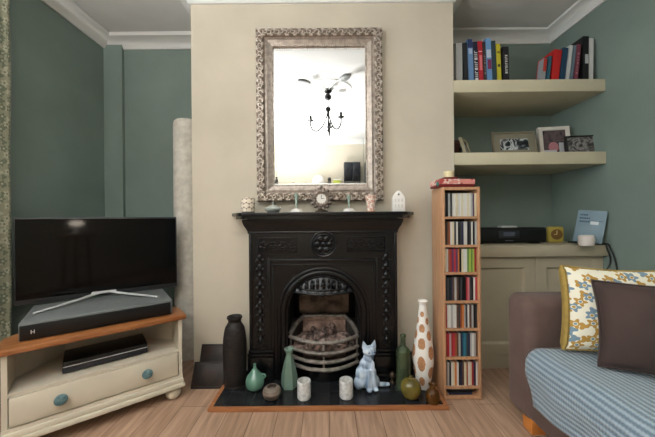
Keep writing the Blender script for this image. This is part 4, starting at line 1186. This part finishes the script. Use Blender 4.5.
# ------------------------------------------------------------------ chandelier and the things the mirror shows
CX, CY = .02, .45
t = thing('chandelier', 'three armed black iron chandelier hanging from the ceiling seen in the mirror', 'chandelier', (CX, CY, 0))
m = MB(); m.tube([(0,0,2.70),(0,0,2.60)], .006).ball((0,0,2.635), .045, 1, 1, .9).lathe([(0,2.709),(.05,2.709),(.05,2.70),(.02,2.68),(0,2.68)], 24); m.build('ceiling_cup', BLACKIRON, t)
m = MB(); m.tube([(0,0,2.6),(0,0,2.22)], .008).ball((0,0,2.48), .035).ball((0,0,2.21), .016); m.build('stem', BLACKIRON, t)
for ang in (R(47), R(167), R(275)):
    c, s_ = math.cos(ang), math.sin(ang)
    a = MB().tube(bez([(0,0,2.47),(.03*c,.03*s_,2.3),(.12*c,.12*s_,2.08),(.25*c,.25*s_,2.2),(.225*c,.225*s_,2.31)], 18), .0085, 8).build('arm', BLACKIRON, t)
    MB().lathe([(0,2.31),(.02,2.312),(.045,2.325),(.04,2.33),(.014,2.325),(0,2.325)], 20, M=T(.225*c,.225*s_,0)).build('drip_pan', BLACKIRON, a)
    MB().lathe([(0,2.325),(.016,2.325),(.016,2.38),(.006,2.385),(.003,2.41),(0,2.42)], 16, M=T(.225*c,.225*s_,0)).build('candle_tube', BLACKIRON, a)
cr_ = thing('ceiling_rose', 'white plaster ceiling rose with two grey leaf sprays above the chandelier', 'ceiling rose', (CX, CY, CEIL-.002))
MB().lathe([(.275,0),(.28,-.006),(.292,-.008),(.302,-.006),(.308,0)], 48, cap=False).build('plaster_ring', LEAFG if False else PLASTER, cr_)
for (x, y, a) in ((-.29,.24,R(150)), (.19,.34,R(55))):
    l = MB().ball((0,0,-.014), .085, 1.0, .62, .16, M=T(x, y, 0) @ RZ(a)).build('leaf', LEAFG, cr_)
    MB().tube(bez([(0,0,-.006),(x*.3,y*.8,-.012),(x,y,-.008)]), .006, 6).build('leaf_stem', PLASTER, cr_)
ws = MB().box(-1.15, 1.15, YF+.001, YF+.26, 1.765, 1.80, .003).build('wall_shelf', COVE)
tag(ws, 'white shelf on the opposite wall seen low in the mirror', 'shelf')
def far(px): return (px-327.5)/48.3
t = thing('dome_lamp', 'white dome lamp on the opposite shelf seen in the mirror', 'lamp', (far(319), YF+.13, 1.801))
MB().lathe(smooth_prof([(.0,.0),(.12,0),(.128,.02),(.12,.09),(.085,.15),(.04,.18),(0,.186)], 5), 36).build('lamp_dome', WHITEC, t)
t = thing('figurine', 'small black figurine beside the dome lamp in the mirror', 'figurine', (far(329.7), YF+.13, 1.801))
MB().lathe(smooth_prof([(0,0),(.045,0),(.04,.03),(.03,.07),(.036,.1),(.022,.13),(0,.138)], 5), 20).build('figure_body', BLACKP, t)
t = thing('storage_tin', 'lime and white tin on the opposite shelf in the mirror', 'tin', (far(337), YF+.12, 1.801))
MB().box(-.075, .075, -.05, .05, 0, .07, .006).build('tin_body', mat('lime_paint', (188,196,72), .5), t); MB().box(-.077,.077,-.052,.052,.07,.1,.006).build('tin_lid', mat('off_white_paint', (214,212,196), .5), t)
def spk(px, label, h):
    t = thing('speaker', label, 'speaker', (far(px), YF+.12, 1.801), group='speakers on the opposite shelf')
    MB().box(-.082, .082, -.09, .09, 0, h, .008).build('speaker_cabinet', mat('blue_black_lacquer', (20,23,30), .3), t)
    MB().lathe([(0,0),(.058,0),(.06,.006),(.05,.01),(.02,.004),(0,.006)], 28, M=T(0,.09,.12) @ RX(-PI/2)).build('speaker_cone', BLACKP, t)
    MB().lathe([(0,0),(.028,0),(.03,.005),(0,.007)], 24, M=T(0,.09,.29) @ RX(-PI/2)).build('tweeter', BLACKP, t)
spk(348, 'black speaker next to the lime tin on the opposite shelf', .43); spk(356, 'black speaker second from the lime tin on the opposite shelf', .43); spk(368.6, 'black speaker cut by the mirror frame edge', .43)
t = thing('dark_vase', 'small dark vase alone at the end of the opposite shelf', 'vase', (far(277.8), YF+.13, 1.801))
MB().lathe(smooth_prof([(0,0),(.022,0),(.034,.04),(.028,.09),(.016,.12),(.022,.15),(.0,.15)], 5), 20).build('vase_body', DARKV, t)

# unseen lamps behind the camera; the floor one is added to brighten the ceiling
st_ = thing('side_table', 'small round side table behind the viewer under a glowing lamp', 'table', (-.47, -.42, 0))
MB().lathe([(0,.9),(.2,.9),(.2,.925),(0,.925)], 32).build('table_top', PINE, st_)
for k in range(3):
    a = 2*PI*k/3; MB().tube([(.12*math.cos(a),.12*math.sin(a),.9),(.17*math.cos(a),.17*math.sin(a),0.01)], .014).build('leg', PINE, st_)
tl = thing('table_lamp', 'small table lamp with a glowing flattened globe and an added upward light', 'lamp', (-.47, -.42, .926))
MB().lathe([(0,0),(.07,0),(.07,.02),(.02,.04),(.02,.09),(0,.09)], 24).build('lamp_base', ALU, tl)
MB().ball((0,0,.14), .075, 1, 1, .5).build('lamp_globe', emit('lit_globe', (255,240,220), 14), tl)
ul = thing('ceiling_fill_lamp', 'tall floor lamp added unseen behind the viewer to brighten the ceiling', 'lamp', (-1.5, -.35, 0))
MB().lathe([(0,0),(.14,0),(.14,.02),(.02,.04),(.014,.06),(.014,1.62),(0,1.62)], 28).build('lamp_pole', BLACKIRON, ul)
MB().lathe([(.03,1.62),(.1,1.66),(.17,1.75),(.165,1.75),(.095,1.67),(.03,1.635)], 32).build('lamp_bowl', ALU, ul)
MB().lathe([(0,1.665),(.05,1.665),(.05,1.69),(0,1.69)], 20).build('lamp_bulb', emit('lit_bulb', (255,248,238), 10), ul)

def area(name, loc, rot, sx, sy, power, col):
    L = bpy.data.lights.new(name, 'AREA'); L.shape = 'RECTANGLE'; L.size = sx; L.size_y = sy; L.energy = power; L.color = col
    o = bpy.data.objects.new(name, L); COL.objects.link(o); o.location = loc; o.rotation_euler = rot; return o
la = area('table_lamp_fill', (-.47, -.42, 1.12), (PI, 0, 0), .16, .16, 50, (.99, 1, 1)); la.data.spread = R(125)  # upward fill added over the lamp to brighten the ceiling
area('ceiling_fill_light', (-1.5, -.35, 1.74), (PI, 0, 0), .28, .28, 58, (.99, 1, 1))  # added fill, stands in for flash bounced off the ceiling
area('window_daylight', (XL-.16, (WY0+WY1)/2, (WZ0+WZ1)/2), (0, -PI/2, 0), 1.5, 2.4, 52, (.93, .97, 1))

wd = bpy.data.worlds.new('World'); scene.world = wd; wd.use_nodes = True
wd.node_tree.nodes['Background'].inputs[0].default_value = (.8,.9,1,1); wd.node_tree.nodes['Background'].inputs[1].default_value = .6

cam = bpy.data.cameras.new('Camera'); cam.sensor_width = 36; cam.lens = F/655*36; cam.clip_start = .02
co = bpy.data.objects.new('Camera', cam); COL.objects.link(co); co.location = (0,0,CZ); co.rotation_euler = (PI/2, TH, 0)
scene.camera = co
scene.view_settings.view_transform = 'Standard'; scene.view_settings.look = 'None'; scene.view_settings.exposure = .46; scene.view_settings.gamma = 1
scene.view_settings.use_curve_mapping = False
